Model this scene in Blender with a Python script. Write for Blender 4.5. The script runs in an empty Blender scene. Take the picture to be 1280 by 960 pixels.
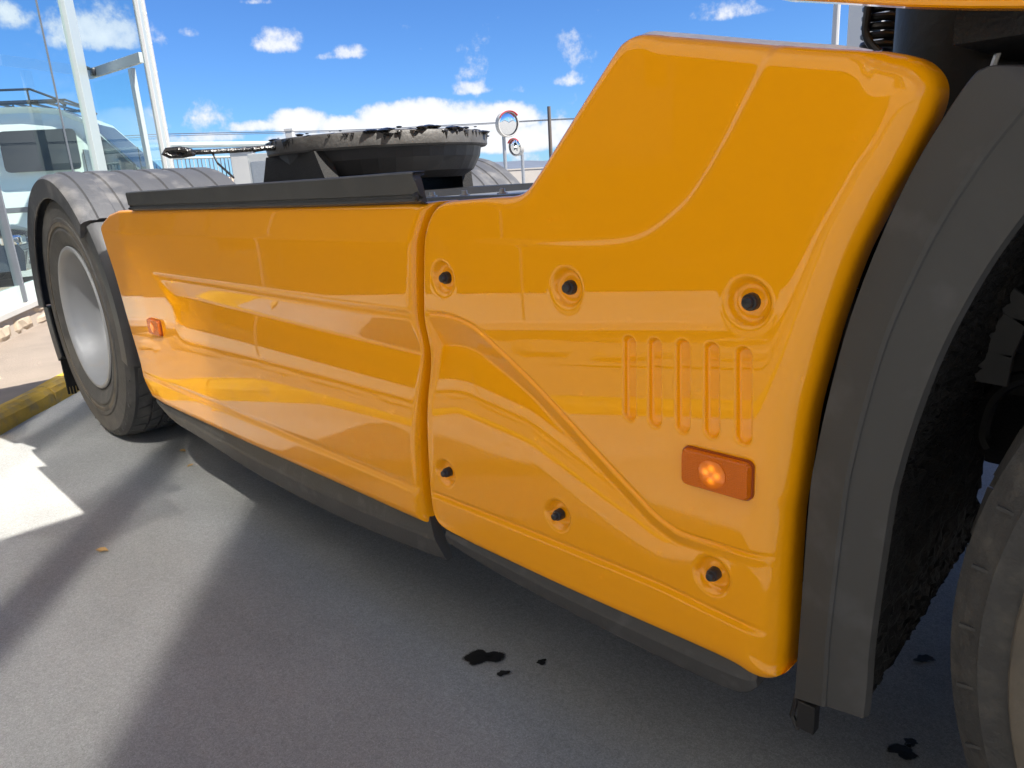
import bpy, bmesh, math, random
import numpy as np
from mathutils import Vector, Matrix
from mathutils.geometry import delaunay_2d_cdt
random.seed(4); rng = np.random.default_rng(4)
S = bpy.context.scene
C = S.collection

# ------------------------------------------------------------------ camera
F = 910.0                                            # focal length in photo pixels (1280 wide)
RC = np.array([[0.698636920752869, 0.15431430886958974, -0.698636920752869],
               [0.7129763183464866, -0.23171436951480717, 0.6617954521129962],
               [-0.059759705806162626, -0.9604663164517828, -0.27190666141803993]])
CAMP = np.array([0, 0, 1.1])
cd = bpy.data.cameras.new('camera'); cam = bpy.data.objects.new('camera', cd); C.objects.link(cam)
cd.sensor_fit = 'HORIZONTAL'; cd.sensor_width = 36; cd.lens = 36 * F / 1280
cd.clip_start = 0.02; cd.clip_end = 6000
M = Matrix(((RC[0][0], -RC[0][1], -RC[0][2], 0), (RC[1][0], -RC[1][1], -RC[1][2], 0),
            (RC[2][0], -RC[2][1], -RC[2][2], CAMP[2]), (0, 0, 0, 1)))
cam.matrix_world = M
S.camera = cam

def ray(p): return RC @ np.array([p[0] - 640, p[1] - 480, F])
def onY(p, y):
    v = ray(p); return CAMP + v * ((y - CAMP[1]) / v[1])
def onZ(p, z):
    v = ray(p); return CAMP + v * ((z - CAMP[2]) / v[2])
def at(px, py, depth): return CAMP + ray((px, py)) / F * depth

# ------------------------------------------------------------------ light
SUN_TO = Vector((0.70, 0.30, 1.0)).normalized()
sl = bpy.data.lights.new('sun', 'SUN'); sl.energy = 2.0; sl.angle = math.radians(0.5); sl.color = (1, .95, .87)
so = bpy.data.objects.new('sun', sl); C.objects.link(so)
so.rotation_euler = (-SUN_TO).to_track_quat('-Z', 'Y').to_euler()
W = bpy.data.worlds.new('World'); S.world = W; W.use_nodes = True
S.view_settings.view_transform = 'Standard'; S.view_settings.look = 'None'; S.view_settings.gamma = 1
S.view_settings.exposure = 2.53
S.cycles.max_bounces = 10; S.cycles.transparent_max_bounces = 12
S.cycles.sample_clamp_indirect = 0; S.cycles.blur_glossy = 0.0
S.cycles.use_denoising = True; S.cycles.use_guiding = True

CLOFF = (6.43, -5.3, 3.24)                             # shifts the added cloud layer so it stays mostly out of view
def build_world():
    nt = W.node_tree; N = nt.nodes; L = nt.links; N.clear()
    def nd(t, **k):
        n = N.new(t)
        for a, b in k.items(): setattr(n, a, b)
        return n
    def mth(op, a, b=None, c=None):
        n = nd('ShaderNodeMath', operation=op)
        for i, x in enumerate((a, b, c)):
            if x is None: continue
            if isinstance(x, (int, float)): n.inputs[i].default_value = x
            else: L.new(x, n.inputs[i])
        return n.outputs[0]
    sky = nd('ShaderNodeTexSky', sky_type='NISHITA'); sky.sun_disc = False
    sky.sun_elevation = math.asin(SUN_TO.z); sky.sun_rotation = math.atan2(SUN_TO.x, SUN_TO.y)
    sky.altitude = 700; sky.air_density = 1.0; sky.dust_density = 0.1; sky.ozone_density = 2.5
    tc = nd('ShaderNodeTexCoord'); d = tc.outputs['Generated']
    sp = nd('ShaderNodeSeparateXYZ'); L.new(d, sp.inputs[0])
    u = mth('ARCTAN2', sp.outputs[1], sp.outputs[0]); v = mth('ARCSINE', sp.outputs[2])
    hs = nd('ShaderNodeMix', data_type='RGBA', blend_type='MULTIPLY'); hs.inputs[0].default_value = 1      # the camera's deep blue rendering of the sky
    L.new(sky.outputs[0], hs.inputs[6]); hs.inputs[7].default_value = (.203, .342, .545, 1)
    def noise(scale, det, rough=.6):
        n = nd('ShaderNodeTexNoise'); n.inputs['Scale'].default_value = scale; n.inputs['Detail'].default_value = det
        n.inputs['Roughness'].default_value = rough; L.new(d, n.inputs['Vector']); return n.outputs['Fac']
    n1 = noise(26, 7, .62); n2 = noise(7, 5); n3 = noise(70, 5, .6)
    # single cumulus clouds: (photo pixel seen at, half width, half height, density)
    blobs = [(352, 55, 30, 20, 1), (440, 68, 20, 11, .8), (405, 72, 12, 6, .5), (588, 113, 30, 11, .8), (640, 113, 16, 8, .5),
             (710, 102, 25, 11, .6), (905, 17, 38, 15, .8), (955, 13, 26, 7, .6), (238, 42, 10, 6, .35), (325, 2, 22, 6, .7),
             (118, 42, 58, 32, 1.0), (5, 22, 30, 22, .9), (150, 50, 45, 20, .8),
             (320, 160, 34, 10, 1.2), (375, 156, 42, 20, 2.0), (430, 160, 50, 17, 1.8), (520, 152, 90, 27, 2.2), (610, 152, 80, 26, 2.0),
             (545, 133, 30, 12, 1.4), (690, 168, 60, 20, 1.3), (470, 176, 170, 20, 1.8), (640, 180, 110, 24, 1.8), (250, 174, 70, 9, 1), (760, 160, 60, 18, .8)]
    mask = None
    for px, py, a, b, k in blobs:
        c = ray((px, py)); c = c / np.linalg.norm(c)
        du = mth('MULTIPLY', mth('SUBTRACT', u, math.atan2(c[1], c[0])), F / a * math.hypot(c[0], c[1]))
        dv = mth('MULTIPLY', mth('SUBTRACT', v, math.asin(c[2])), F / b)
        dv = mth('MULTIPLY_ADD', mth('MINIMUM', dv, 0), .9, dv)        # flat bases
        r2 = mth('ADD', mth('MULTIPLY', du, du), mth('MULTIPLY', dv, dv))
        m = mth('MULTIPLY_ADD', r2, -k, k)
        mask = m if mask is None else mth('MAXIMUM', mask, m)
    # added scattered clouds, for brighter ambient light, and a thin bank above the horizon
    bank = mth('MULTIPLY_ADD', mth('ABSOLUTE', mth('SUBTRACT', v, .05)), -16, .62)
    bank = mth('ADD', bank, mth('MULTIPLY', mth('SUBTRACT', n2, .56), 5))
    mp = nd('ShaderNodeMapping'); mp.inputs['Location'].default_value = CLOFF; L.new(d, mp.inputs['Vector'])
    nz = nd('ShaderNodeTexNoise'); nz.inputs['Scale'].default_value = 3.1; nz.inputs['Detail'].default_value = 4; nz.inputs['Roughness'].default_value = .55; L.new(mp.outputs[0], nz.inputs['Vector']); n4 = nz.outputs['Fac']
    scat = mth('MINIMUM', mth('MULTIPLY_ADD', n4, 9, -4.92), 1.2)           # added cumulus, mostly unseen, that lifts the ambient fill
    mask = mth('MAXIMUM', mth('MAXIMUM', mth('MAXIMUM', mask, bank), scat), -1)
    mask = mth('ADD', mask, mth('MULTIPLY', mth('SUBTRACT', n1, .52), 3.0))
    mask = mth('ADD', mask, mth('MULTIPLY', mth('SUBTRACT', n3, .5), 1.1))
    mr = nd('ShaderNodeMapRange', interpolation_type='SMOOTHSTEP'); L.new(mask, mr.inputs[0])
    mr.inputs[1].default_value = .0; mr.inputs[2].default_value = .95
    den = mth('MULTIPLY', mr.outputs[0], .93)
    shade = nd('ShaderNodeMapRange'); L.new(mask, shade.inputs[0]); shade.inputs[1].default_value = .2; shade.inputs[2].default_value = 1.5
    cr = nd('ShaderNodeMix', data_type='RGBA'); L.new(shade.outputs[0], cr.inputs[0])
    cr.inputs[6].default_value = (2.7, 2.9, 3.3, 1); cr.inputs[7].default_value = (3.9, 3.9, 4.0, 1)
    mx = nd('ShaderNodeMix', data_type='RGBA'); L.new(den, mx.inputs[0]); L.new(hs.outputs[2], mx.inputs[6]); L.new(cr.outputs[2], mx.inputs[7])
    bg = nd('ShaderNodeBackground'); bg.inputs[1].default_value = 0.05; L.new(mx.outputs[2], bg.inputs[0])
    out = nd('ShaderNodeOutputWorld'); L.new(bg.outputs[0], out.inputs[0])
build_world()

# ------------------------------------------------------------------ materials
def mat(name, col, rough=.5, metal=0, var=.0, vscale=8, bump=0, bscale=60, coat=0, spec=.5, dirt=None, dscale=5, dlo=.5, dhi=.7, emis=None, estr=0, ior=None, coat_rough=.03, det=5):
    m = bpy.data.materials.new(name); m.use_nodes = True; nt = m.node_tree; N = nt.nodes; L = nt.links
    b = N['Principled BSDF']
    b.inputs['Base Color'].default_value = (*col, 1); b.inputs['Roughness'].default_value = rough; b.inputs['Metallic'].default_value = metal
    b.inputs['Coat Weight'].default_value = coat; b.inputs['Coat Roughness'].default_value = coat_rough; b.inputs['Specular IOR Level'].default_value = spec
    if ior: b.inputs['IOR'].default_value = ior
    tc = N.new('ShaderNodeTexCoord'); src = None
    def noise(s, d=det):
        n = N.new('ShaderNodeTexNoise'); n.inputs['Scale'].default_value = s; n.inputs['Detail'].default_value = d
        L.new(tc.outputs['Object'], n.inputs['Vector']); return n.outputs['Fac']
    if var:
        mx = N.new('ShaderNodeMix'); mx.data_type = 'RGBA'; L.new(noise(vscale), mx.inputs[0])
        mx.inputs[6].default_value = tuple(c * (1 - var) for c in col) + (1,); mx.inputs[7].default_value = tuple(min(1, c * (1 + var)) for c in col) + (1,)
        src = mx.outputs[2]
    if dirt:
        mr = N.new('ShaderNodeMapRange'); L.new(noise(dscale, 8), mr.inputs[0]); mr.inputs[1].default_value = dlo; mr.inputs[2].default_value = dhi
        mx = N.new('ShaderNodeMix'); mx.data_type = 'RGBA'; L.new(mr.outputs[0], mx.inputs[0])
        if src: L.new(src, mx.inputs[6])
        else: mx.inputs[6].default_value = (*col, 1)
        mx.inputs[7].default_value = (*dirt, 1); src = mx.outputs[2]
    if src: L.new(src, b.inputs['Base Color'])
    if bump:
        bp = N.new('ShaderNodeBump'); bp.inputs['Strength'].default_value = bump; bp.inputs['Distance'].default_value = .01
        L.new(noise(bscale, 4), bp.inputs['Height']); L.new(bp.outputs[0], b.inputs['Normal'])
        if coat: L.new(bp.outputs[0], b.inputs['Coat Normal'])
    if emis: b.inputs['Emission Color'].default_value = (*emis, 1); b.inputs['Emission Strength'].default_value = estr
    return m

YEL = mat('yellow_paint', (.93, .37, .001), .45, coat=1, coat_rough=.008, var=.02, vscale=3, bump=.009, bscale=5, spec=.04)
PLA = mat('dark_plastic', (.048, .05, .053), .5, var=.15, vscale=12, bump=.06, bscale=500, dirt=(.075, .075, .075), dscale=9, dlo=.5, dhi=.85)
RUBS = mat('scuffed_rubber_strip', (.046, .046, .046), .5, var=.2, vscale=10, bump=.1, bscale=160, dirt=(.10, .10, .10), dscale=22, dlo=.58, dhi=.9)
FEND = mat('weathered_mudguard_plastic', (.062, .064, .070), .55, var=.2, vscale=10, bump=.15, bscale=90, dirt=(.17, .165, .16), dscale=9, dlo=.52, dhi=.8)
TYRE = mat('tyre_rubber', (.06, .06, .06), .75, var=.25, vscale=14, bump=.25, bscale=70, dirt=(.13, .122, .11), dscale=6, dlo=.45, dhi=.75)
TYRF = mat('dusty_tyre_sidewall', (.036, .036, .036), .7, var=.35, vscale=45, bump=.3, bscale=120, dirt=(.085, .08, .07), dscale=34, dlo=.5, dhi=.85)
TYRD = mat('dust_ring_on_tyre', (.11, .095, .075), .8, var=.3, vscale=20, bump=.2, bscale=80, dirt=(.05, .048, .045), dscale=9, dlo=.5, dhi=.7)
RIM = mat('silver_wheel_paint', (.28, .29, .305), .5, metal=.2, spec=.35, var=.08, vscale=7, dirt=(.3, .28, .25), dscale=10, dlo=.6, dhi=.85)
BLK = mat('black_chassis_paint', (.014, .014, .015), .5, var=.3, vscale=10, bump=.1, bscale=60)
BLKM = mat('matt_black_liner', (.010, .010, .010), .8, var=.3, vscale=20, bump=.5, bscale=160, dirt=(.05, .043, .035), dscale=8, dlo=.58, dhi=.8)
GREY = mat('grey_frame_paint', (.13, .14, .155), .4, var=.15, vscale=10)
GREASE = mat('black_grease', (.012, .011, .010), .22, var=.4, vscale=30, bump=.9, bscale=45, dirt=(.06, .05, .04), dscale=25, dlo=.55, dhi=.7)
CAST = mat('worn_cast_steel', (.075, .072, .068), .55, metal=.1, var=.3, vscale=9, bump=.25, bscale=70, dirt=(.04, .037, .033), dscale=7, dlo=.45, dhi=.7)
STEEL = mat('galvanised_steel', (.42, .42, .42), .42, metal=.7, var=.15, vscale=30)
BOLT = mat('black_bolt', (.02, .022, .026), .35, var=.2, bump=.2, bscale=200)
WHT = mat('white_frame_paint', (.46, .445, .42), .35, var=.04, vscale=4)
FRM = mat('pale_grey_frame_paint', (.36, .40, .39), .35, var=.04, vscale=4)
SILL = mat('cream_sill', (.42, .41, .38), .4, var=.08, vscale=6)
SPAN = mat('pale_green_spandrel', (.46, .53, .50), .12, var=.04, vscale=2)
CONC = mat('pale_concrete', (.33, .30, .27), .85, var=.12, vscale=2.5, bump=.2, bscale=90)
PAVE = mat('tan_pavement', (.25, .205, .165), .9, var=.16, vscale=4, bump=.25, bscale=70, dirt=(.20, .165, .135), dscale=3, dlo=.5, dhi=.8)
KERB = mat('worn_yellow_kerb_paint', (.56, .34, .035), .75, var=.25, vscale=9, bump=.6, bscale=45, dirt=(.34, .25, .10), dscale=13, dlo=.5, dhi=.75)
LEAFM = mat('dry_leaf', (.42, .26, .09), .7, var=.3, vscale=60)
STONES = [mat('sandstone', (.36, .27, .18), .9, var=.25, vscale=7, bump=.7, bscale=22, dirt=(.22, .15, .09), dscale=6, dlo=.52, dhi=.66),
          mat('pale_sandstone', (.42, .34, .25), .9, var=.22, vscale=8, bump=.7, bscale=20, dirt=(.28, .21, .13), dscale=7, dlo=.5, dhi=.68)]
MORT = mat('mortar', (.36, .30, .24), .95, var=.15, bump=.3)
VANP = mat('van_paint', (.66, .73, .69), .3, coat=.8, var=.03)
VGLS = mat('dark_vehicle_glass', (.010, .013, .015), .05, spec=.35)
DARKCAR = mat('dark_car_paint', (.035, .038, .042), .25, coat=1)
RED = mat('red_mirror_rim', (.55, .02, .03), .4)
MIR = mat('mirror_face', (.9, .9, .9), .03, metal=1)
HOSE = mat('black_hose', (.012, .012, .012), .4)
FOL = mat('bush_leaves', (.10, .10, .02), .7, var=.5, vscale=12)
HILL = mat('distant_hill', (.10, .12, .16), 1, var=.2, vscale=.02)
HILLB = mat('dry_hillside', (.42, .33, .24), 1, var=.25, vscale=.3)
STAIN = mat('oil_stain', (.014, .013, .012), .75, spec=.15, var=.3, vscale=40, bump=.2)
DARKG = mat('dark_showroom_glass', (.012, .02, .022), .02, spec=.6, ior=1.55)
MIRG = mat('coated_upper_glass', (.03, .045, .05), .035, spec=.5, ior=2.1)
RENDER = mat('facade_render', (.55, .54, .50), .85, var=.06, vscale=1.5, bump=.15)
BOUNCE = mat('cream_bounce_wall', (.50, .46, .40), .85, var=.1, vscale=3)
BLUE = mat('blue_car_paint', (.03, .10, .32), .3, coat=.8)
ALLOY = mat('alloy_wheel', (.75, .75, .75), .2, metal=1)
FILM = mat('clear_edge_film', (.72, .70, .72), .25, var=.06, vscale=15)

def glass(name, tint, k):
    m = bpy.data.materials.new(name); m.use_nodes = True; nt = m.node_tree; N = nt.nodes; L = nt.links; N.clear()
    t = N.new('ShaderNodeBsdfTransparent'); t.inputs[0].default_value = (*tint, 1)
    g = N.new('ShaderNodeBsdfGlossy'); g.inputs['Roughness'].default_value = .01; g.inputs[0].default_value = (.95, 1, .98, 1)
    fr = N.new('ShaderNodeFresnel'); fr.inputs[0].default_value = k
    mx = N.new('ShaderNodeMixShader'); ge = N.new('ShaderNodeNewGeometry'); sb = N.new('ShaderNodeMath'); sb.operation = 'SUBTRACT'; sb.use_clamp = True; L.new(fr.outputs[0], sb.inputs[0]); L.new(ge.outputs['Backfacing'], sb.inputs[1]); L.new(sb.outputs[0], mx.inputs[0]); L.new(t.outputs[0], mx.inputs[1]); L.new(g.outputs[0], mx.inputs[2])
    o = N.new('ShaderNodeOutputMaterial'); L.new(mx.outputs[0], o.inputs[0]); return m
CLEAR = glass('clear_green_glass', (.93, .98, .965), 1.12)

def lens_mat():
    m = mat('amber_lens', (.78, .17, .004), .12, spec=.6)
    nt = m.node_tree; N = nt.nodes; L = nt.links; b = N['Principled BSDF']
    b.inputs['Transmission Weight'].default_value = .15
    tc = N.new('ShaderNodeTexCoord'); w = N.new('ShaderNodeTexWave'); w.inputs['Scale'].default_value = 110; w.bands_direction = 'X'
    w2 = N.new('ShaderNodeTexWave'); w2.inputs['Scale'].default_value = 110; w2.bands_direction = 'Z'
    L.new(tc.outputs['Object'], w.inputs[0]); L.new(tc.outputs['Object'], w2.inputs[0])
    ad = N.new('ShaderNodeMath'); L.new(w.outputs['Fac'], ad.inputs[0]); L.new(w2.outputs['Fac'], ad.inputs[1])
    bp = N.new('ShaderNodeBump'); bp.inputs['Strength'].default_value = .35; bp.inputs['Distance'].default_value = .002
    L.new(ad.outputs[0], bp.inputs['Height']); L.new(bp.outputs[0], b.inputs['Normal'])
    return m
LENS = lens_mat()
LED = mat('amber_lamp_bowl', (.62, .13, .004), .15, emis=(1, .27, .012), estr=.2)
def led_nodes():
    nt = LED.node_tree; a = nt.nodes.new('ShaderNodeAttribute'); a.attribute_name = 'glow'; m = nt.nodes.new('ShaderNodeMath'); m.operation = 'MULTIPLY'; m.inputs[1].default_value = .26
    nt.links.new(a.outputs['Fac'], m.inputs[0]); nt.links.new(m.outputs[0], nt.nodes['Principled BSDF'].inputs['Emission Strength'])
led_nodes()

def asphalt_mat():
    m = mat('smooth_asphalt', (.280, .284, .278), .95, spec=.12, var=.16, vscale=1.3, dirt=(.322, .325, .32), dscale=2.2, dlo=.48, dhi=.75)
    nt = m.node_tree; N = nt.nodes; L = nt.links; b = N['Principled BSDF']
    src = b.inputs['Base Color'].links[0].from_socket
    tc = N.new('ShaderNodeTexCoord')
    n = N.new('ShaderNodeTexNoise'); n.inputs['Scale'].default_value = 520; n.inputs['Detail'].default_value = 4; L.new(tc.outputs['Object'], n.inputs['Vector'])
    mr = N.new('ShaderNodeMapRange'); mr.inputs[1].default_value = .3; mr.inputs[2].default_value = .7; mr.inputs[3].default_value = .78; mr.inputs[4].default_value = 1.2; L.new(n.outputs['Fac'], mr.inputs[0])
    mx = N.new('ShaderNodeMix'); mx.data_type = 'RGBA'; mx.blend_type = 'MULTIPLY'; mx.inputs[0].default_value = 1
    L.new(src, mx.inputs[6])
    nb = N.new('ShaderNodeTexNoise'); nb.inputs['Scale'].default_value = 290; nb.inputs['Detail'].default_value = 3; L.new(tc.outputs['Object'], nb.inputs['Vector'])
    mb = N.new('ShaderNodeMapRange'); mb.inputs[1].default_value = .32; mb.inputs[2].default_value = .68; mb.inputs[3].default_value = .93; mb.inputs[4].default_value = 1.06; L.new(nb.outputs['Fac'], mb.inputs[0])
    mm = N.new('ShaderNodeMath'); mm.operation = 'MULTIPLY'; L.new(mr.outputs[0], mm.inputs[0]); L.new(mb.outputs[0], mm.inputs[1])
    # aggregate: single small stones, each a little lighter or darker
    for sc_, lo_, hi_ in ((300, .86, 1.14), (110, .95, 1.05)):
        va = N.new('ShaderNodeTexVoronoi'); va.inputs['Scale'].default_value = sc_; L.new(tc.outputs['Object'], va.inputs['Vector'])
        se = N.new('ShaderNodeSeparateColor'); L.new(va.outputs['Color'], se.inputs[0])
        mv = N.new('ShaderNodeMapRange'); mv.inputs[3].default_value = lo_; mv.inputs[4].default_value = hi_; L.new(se.outputs[0], mv.inputs[0])
        mw = N.new('ShaderNodeMath'); mw.operation = 'MULTIPLY'; L.new(mm.outputs[0], mw.inputs[0]); L.new(mv.outputs[0], mw.inputs[1]); mm = mw
    # long faint wear streaks from tyres
    mp = N.new('ShaderNodeMapping'); mp.inputs['Rotation'].default_value = (0, 0, .75); mp.inputs['Scale'].default_value = (1.2, 9, 1); L.new(tc.outputs['Object'], mp.inputs['Vector'])
    ns = N.new('ShaderNodeTexNoise'); ns.inputs['Scale'].default_value = 1.6; ns.inputs['Detail'].default_value = 6; L.new(mp.outputs[0], ns.inputs['Vector'])
    ms = N.new('ShaderNodeMapRange'); ms.inputs[1].default_value = .42; ms.inputs[2].default_value = .7; ms.inputs[3].default_value = 1.0; ms.inputs[4].default_value = .955; L.new(ns.outputs['Fac'], ms.inputs[0])
    m3 = N.new('ShaderNodeMath'); m3.operation = 'MULTIPLY'; L.new(mm.outputs[0], m3.inputs[0]); L.new(ms.outputs[0], m3.inputs[1]); mr = m3
    # pale specks of grit
    L.new(mr.outputs[0], mx.inputs[7])
    v = N.new('ShaderNodeTexVoronoi'); v.inputs['Scale'].default_value = 34; L.new(tc.outputs['Object'], v.inputs['Vector'])
    lt = N.new('ShaderNodeMath'); lt.operation = 'LESS_THAN'; lt.inputs[1].default_value = .085; L.new(v.outputs['Distance'], lt.inputs[0])
    sx = N.new('ShaderNodeSeparateColor'); L.new(v.outputs['Color'], sx.inputs[0])
    gt = N.new('ShaderNodeMath'); gt.operation = 'GREATER_THAN'; gt.inputs[1].default_value = .86; L.new(sx.outputs[0], gt.inputs[0])
    ml = N.new('ShaderNodeMath'); ml.operation = 'MULTIPLY'; L.new(lt.outputs[0], ml.inputs[0]); L.new(gt.outputs[0], ml.inputs[1])
    m2 = N.new('ShaderNodeMix'); m2.data_type = 'RGBA'; L.new(ml.outputs[0], m2.inputs[0]); L.new(mx.outputs[2], m2.inputs[6]); m2.inputs[7].default_value = (.3, .29, .27, 1)
    L.new(m2.outputs[2], b.inputs['Base Color'])
    return m
ASPH = asphalt_mat()

# ------------------------------------------------------------------ helpers
def thing(name, label, cat, loc=(0, 0, 0), group=None):
    o = bpy.data.objects.new(name, None); C.objects.link(o); o.location = loc; o.empty_display_size = .1
    return tag(o, label, cat, group)
def tag(o, label=None, cat=None, group=None, kind=None):
    if label: o['label'] = label
    if cat: o['category'] = cat
    if group: o['group'] = group
    if kind: o['kind'] = kind
    return o
def adopt(o, parent):
    """parent keeping the world place (every object's own matrix is a plain transform)"""
    if parent is not None:
        mw = Matrix.Identity(4); p = parent
        chain = []
        while p is not None: chain.append(p); p = p.parent
        for q in reversed(chain): mw = mw @ q.matrix_parent_inverse @ q.matrix_basis
        o.parent = parent; o.matrix_parent_inverse = mw.inverted()
    return o
def mesh(name, V, Fc, m, parent=None, smooth=False, mi=None):
    me = bpy.data.meshes.new(name); me.from_pydata([tuple(map(float, v)) for v in V], [], [tuple(int(i) for i in f) for f in Fc])
    for k in (m if isinstance(m, (list, tuple)) else [m]): me.materials.append(k)
    if mi is not None: me.polygons.foreach_set('material_index', np.array(mi, dtype=np.int32))
    if smooth: me.polygons.foreach_set('use_smooth', np.ones(len(me.polygons), dtype=bool))
    me.update(); o = bpy.data.objects.new(name, me); C.objects.link(o)
    return adopt(o, parent)
class MB:
    """collects shapes into one mesh"""
    def __init__(s): s.V = []; s.F = []; s.mi = []
    def add(s, V, Fc, k=0):
        n = len(s.V); s.V += [tuple(v) for v in V]; s.F += [tuple(i + n for i in f) for f in Fc]; s.mi += [k] * len(Fc); return s
    def box(s, c, size, R=None, bev=0, k=0):
        bm = bmesh.new(); bmesh.ops.create_cube(bm, size=1)
        for v in bm.verts: v.co = Vector((v.co.x * size[0], v.co.y * size[1], v.co.z * size[2]))
        if bev: bmesh.ops.bevel(bm, geom=bm.edges[:], offset=bev, segments=2, affect='EDGES', profile=.5)
        R = R or Matrix.Identity(3)
        V = [R @ v.co + Vector(c) for v in bm.verts]; bm.verts.index_update(); Fc = [[v.index for v in f.verts] for f in bm.faces]; bm.free()
        return s.add(V, Fc, k)
    def tube(s, pts, r, n=8, k=0, cap=True):
        P = [Vector(p) for p in pts]; rr = r if isinstance(r, (list, tuple)) else [r] * len(P); V = []; Fc = []
        up = Vector((0, 0, 1)); t0 = (P[1] - P[0]).normalized()
        if abs(t0.dot(up)) > .95: up = Vector((1, 0, 0))
        x = t0.cross(up).normalized()
        for i, p in enumerate(P):
            t = ((P[min(i + 1, len(P) - 1)] - P[max(i - 1, 0)])).normalized()
            x = (x - t * x.dot(t)).normalized(); y = t.cross(x)
            for j in range(n):
                a = 2 * math.pi * j / n; V.append(p + (x * math.cos(a) + y * math.sin(a)) * rr[i])
        for i in range(len(P) - 1):
            for j in range(n): Fc.append((i * n + j, i * n + (j + 1) % n, (i + 1) * n + (j + 1) % n, (i + 1) * n + j))
        if cap: Fc.append(tuple(range(n))[::-1]); Fc.append(tuple((len(P) - 1) * n + j for j in range(n)))
        return s.add(V, Fc, k)
    def lathe(s, prof, c, axis='Y', n=48, k=0, closed=False, R=None):
        """prof: (radius, offset along the axis)"""
        V = []; Fc = []; m = len(prof)
        for i in range(n):
            a = 2 * math.pi * i / n; ca, sa = math.cos(a), math.sin(a)
            for r, h in prof:
                p = Vector((r * ca, h, r * sa)) if axis == 'Y' else (Vector((r * ca, r * sa, h)) if axis == 'Z' else Vector((h, r * ca, r * sa)))
                V.append((R @ p if R else p) + Vector(c))
        mm = m if closed else m - 1
        for i in range(n):
            for j in range(mm):
                a = i * m + j; b = i * m + (j + 1) % m; cc = ((i + 1) % n) * m + (j + 1) % m; dd = ((i + 1) % n) * m + j
                Fc.append((a, b, cc, dd))
        return s.add(V, Fc, k)
    def prism(s, poly, h, k=0):
        """poly: list of 3D points in a plane, h: extrusion vector"""
        n = len(poly); V = [Vector(p) for p in poly] + [Vector(p) + Vector(h) for p in poly]
        Fc = [tuple(range(n)), tuple(range(2 * n - 1, n - 1, -1))] + [(i, i + n, (i + 1) % n + n, (i + 1) % n) for i in range(n)]
        return s.add(V, Fc, k)
    def build(s, name, m, parent=None, smooth=False, bev=0):
        o = mesh(name, s.V, s.F, m, parent, smooth, s.mi)
        bm = bmesh.new(); bm.from_mesh(o.data); bmesh.ops.recalc_face_normals(bm, faces=bm.faces[:]); bm.to_mesh(o.data); bm.free()
        if smooth:
            o.data.polygons.foreach_set('use_smooth', np.ones(len(o.data.polygons), dtype=bool)); o.data.set_sharp_from_angle(angle=math.radians(38))
        if bev:
            md = o.modifiers.new('bevel', 'BEVEL'); md.width = bev; md.segments = 2; md.limit_method = 'ANGLE'; md.angle_limit = math.radians(40)
        return o
def catmull(P, n=6):
    P = [np.array(p, float) for p in P]; out = []
    for i in range(len(P) - 1):
        p0 = P[max(i - 1, 0)]; p1 = P[i]; p2 = P[i + 1]; p3 = P[min(i + 2, len(P) - 1)]
        for k in range(n):
            t = k / n; out.append(.5 * (2 * p1 + (p2 - p0) * t + (2 * p0 - 5 * p1 + 4 * p2 - p3) * t * t + (3 * p1 - 3 * p2 + p3 - p0) * t ** 3))
    out.append(P[-1]); return out
def sstep(x): x = np.clip(x, 0, 1); return x * x * (3 - 2 * x)

# ------------------------------------------------------------------ the setting: ground, pavement, kerb, building
V_ = [(-900, -900, 0), (900, -900, 0), (900, 900, 0), (-900, 900, 0)]
tag(mesh('asphalt_ground', V_, [(0, 1, 2, 3)], ASPH), kind='structure')

WA = np.array([-6.66, .97]); WD = np.array([.881, -.473]); WD = WD / np.linalg.norm(WD); WN = np.array([-WD[1], WD[0]])   # facade line, normal to the truck
def wp(s, z, off=0): q = WA + WD * s + WN * off; return Vector((q[0], q[1], z))
WANG = math.atan2(WD[1], WD[0]); WR = Matrix.Rotation(WANG, 3, 'Z')

kerb_pts = [(-13.0, 5.6), (-9.0, 3.35), (-6.2, 1.95), (-4.95, 1.03), (-4.4, .56), (-3.85, .17), (-3.29, -.13), (-2.25, -.69), (-1.44, -1.14), (-.3, -1.75), (1.2, -2.52), (4, -3.0), (9, -3.65), (16, -4.6)]
kp = catmull(kerb_pts, 6)
def kdrop(x): return float(np.interp(x, [-3.5, -2.5, 3.0], [1, .55, .5]))           # the kerb is lowered along the forecourt
def offs(P, d):
    out = []
    for i, p in enumerate(P):
        t = P[min(i + 1, len(P) - 1)] - P[max(i - 1, 0)]; t = t / np.linalg.norm(t); out.append(p + np.array([-t[1], t[0]]) * d)
    return out
# pavement slab from the kerb's back edge to behind the facade
back = offs(kp, -.10); far = [p + np.array([-.3, -14.]) for p in back]
V_ = [(*p, .102 * kdrop(p[0]) - .001) for p in back] + [(*p, .102) for p in far]; n = len(back)
V_ += [(*p, -.05) for p in back]
tag(mesh('pavement', V_, [(i, i + n, i + 1 + n, i + 1) for i in range(n - 1)] + [(i, i + 1, i + 1 + 2 * n, i + 2 * n) for i in range(n - 1)], PAVE), kind='structure')
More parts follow.
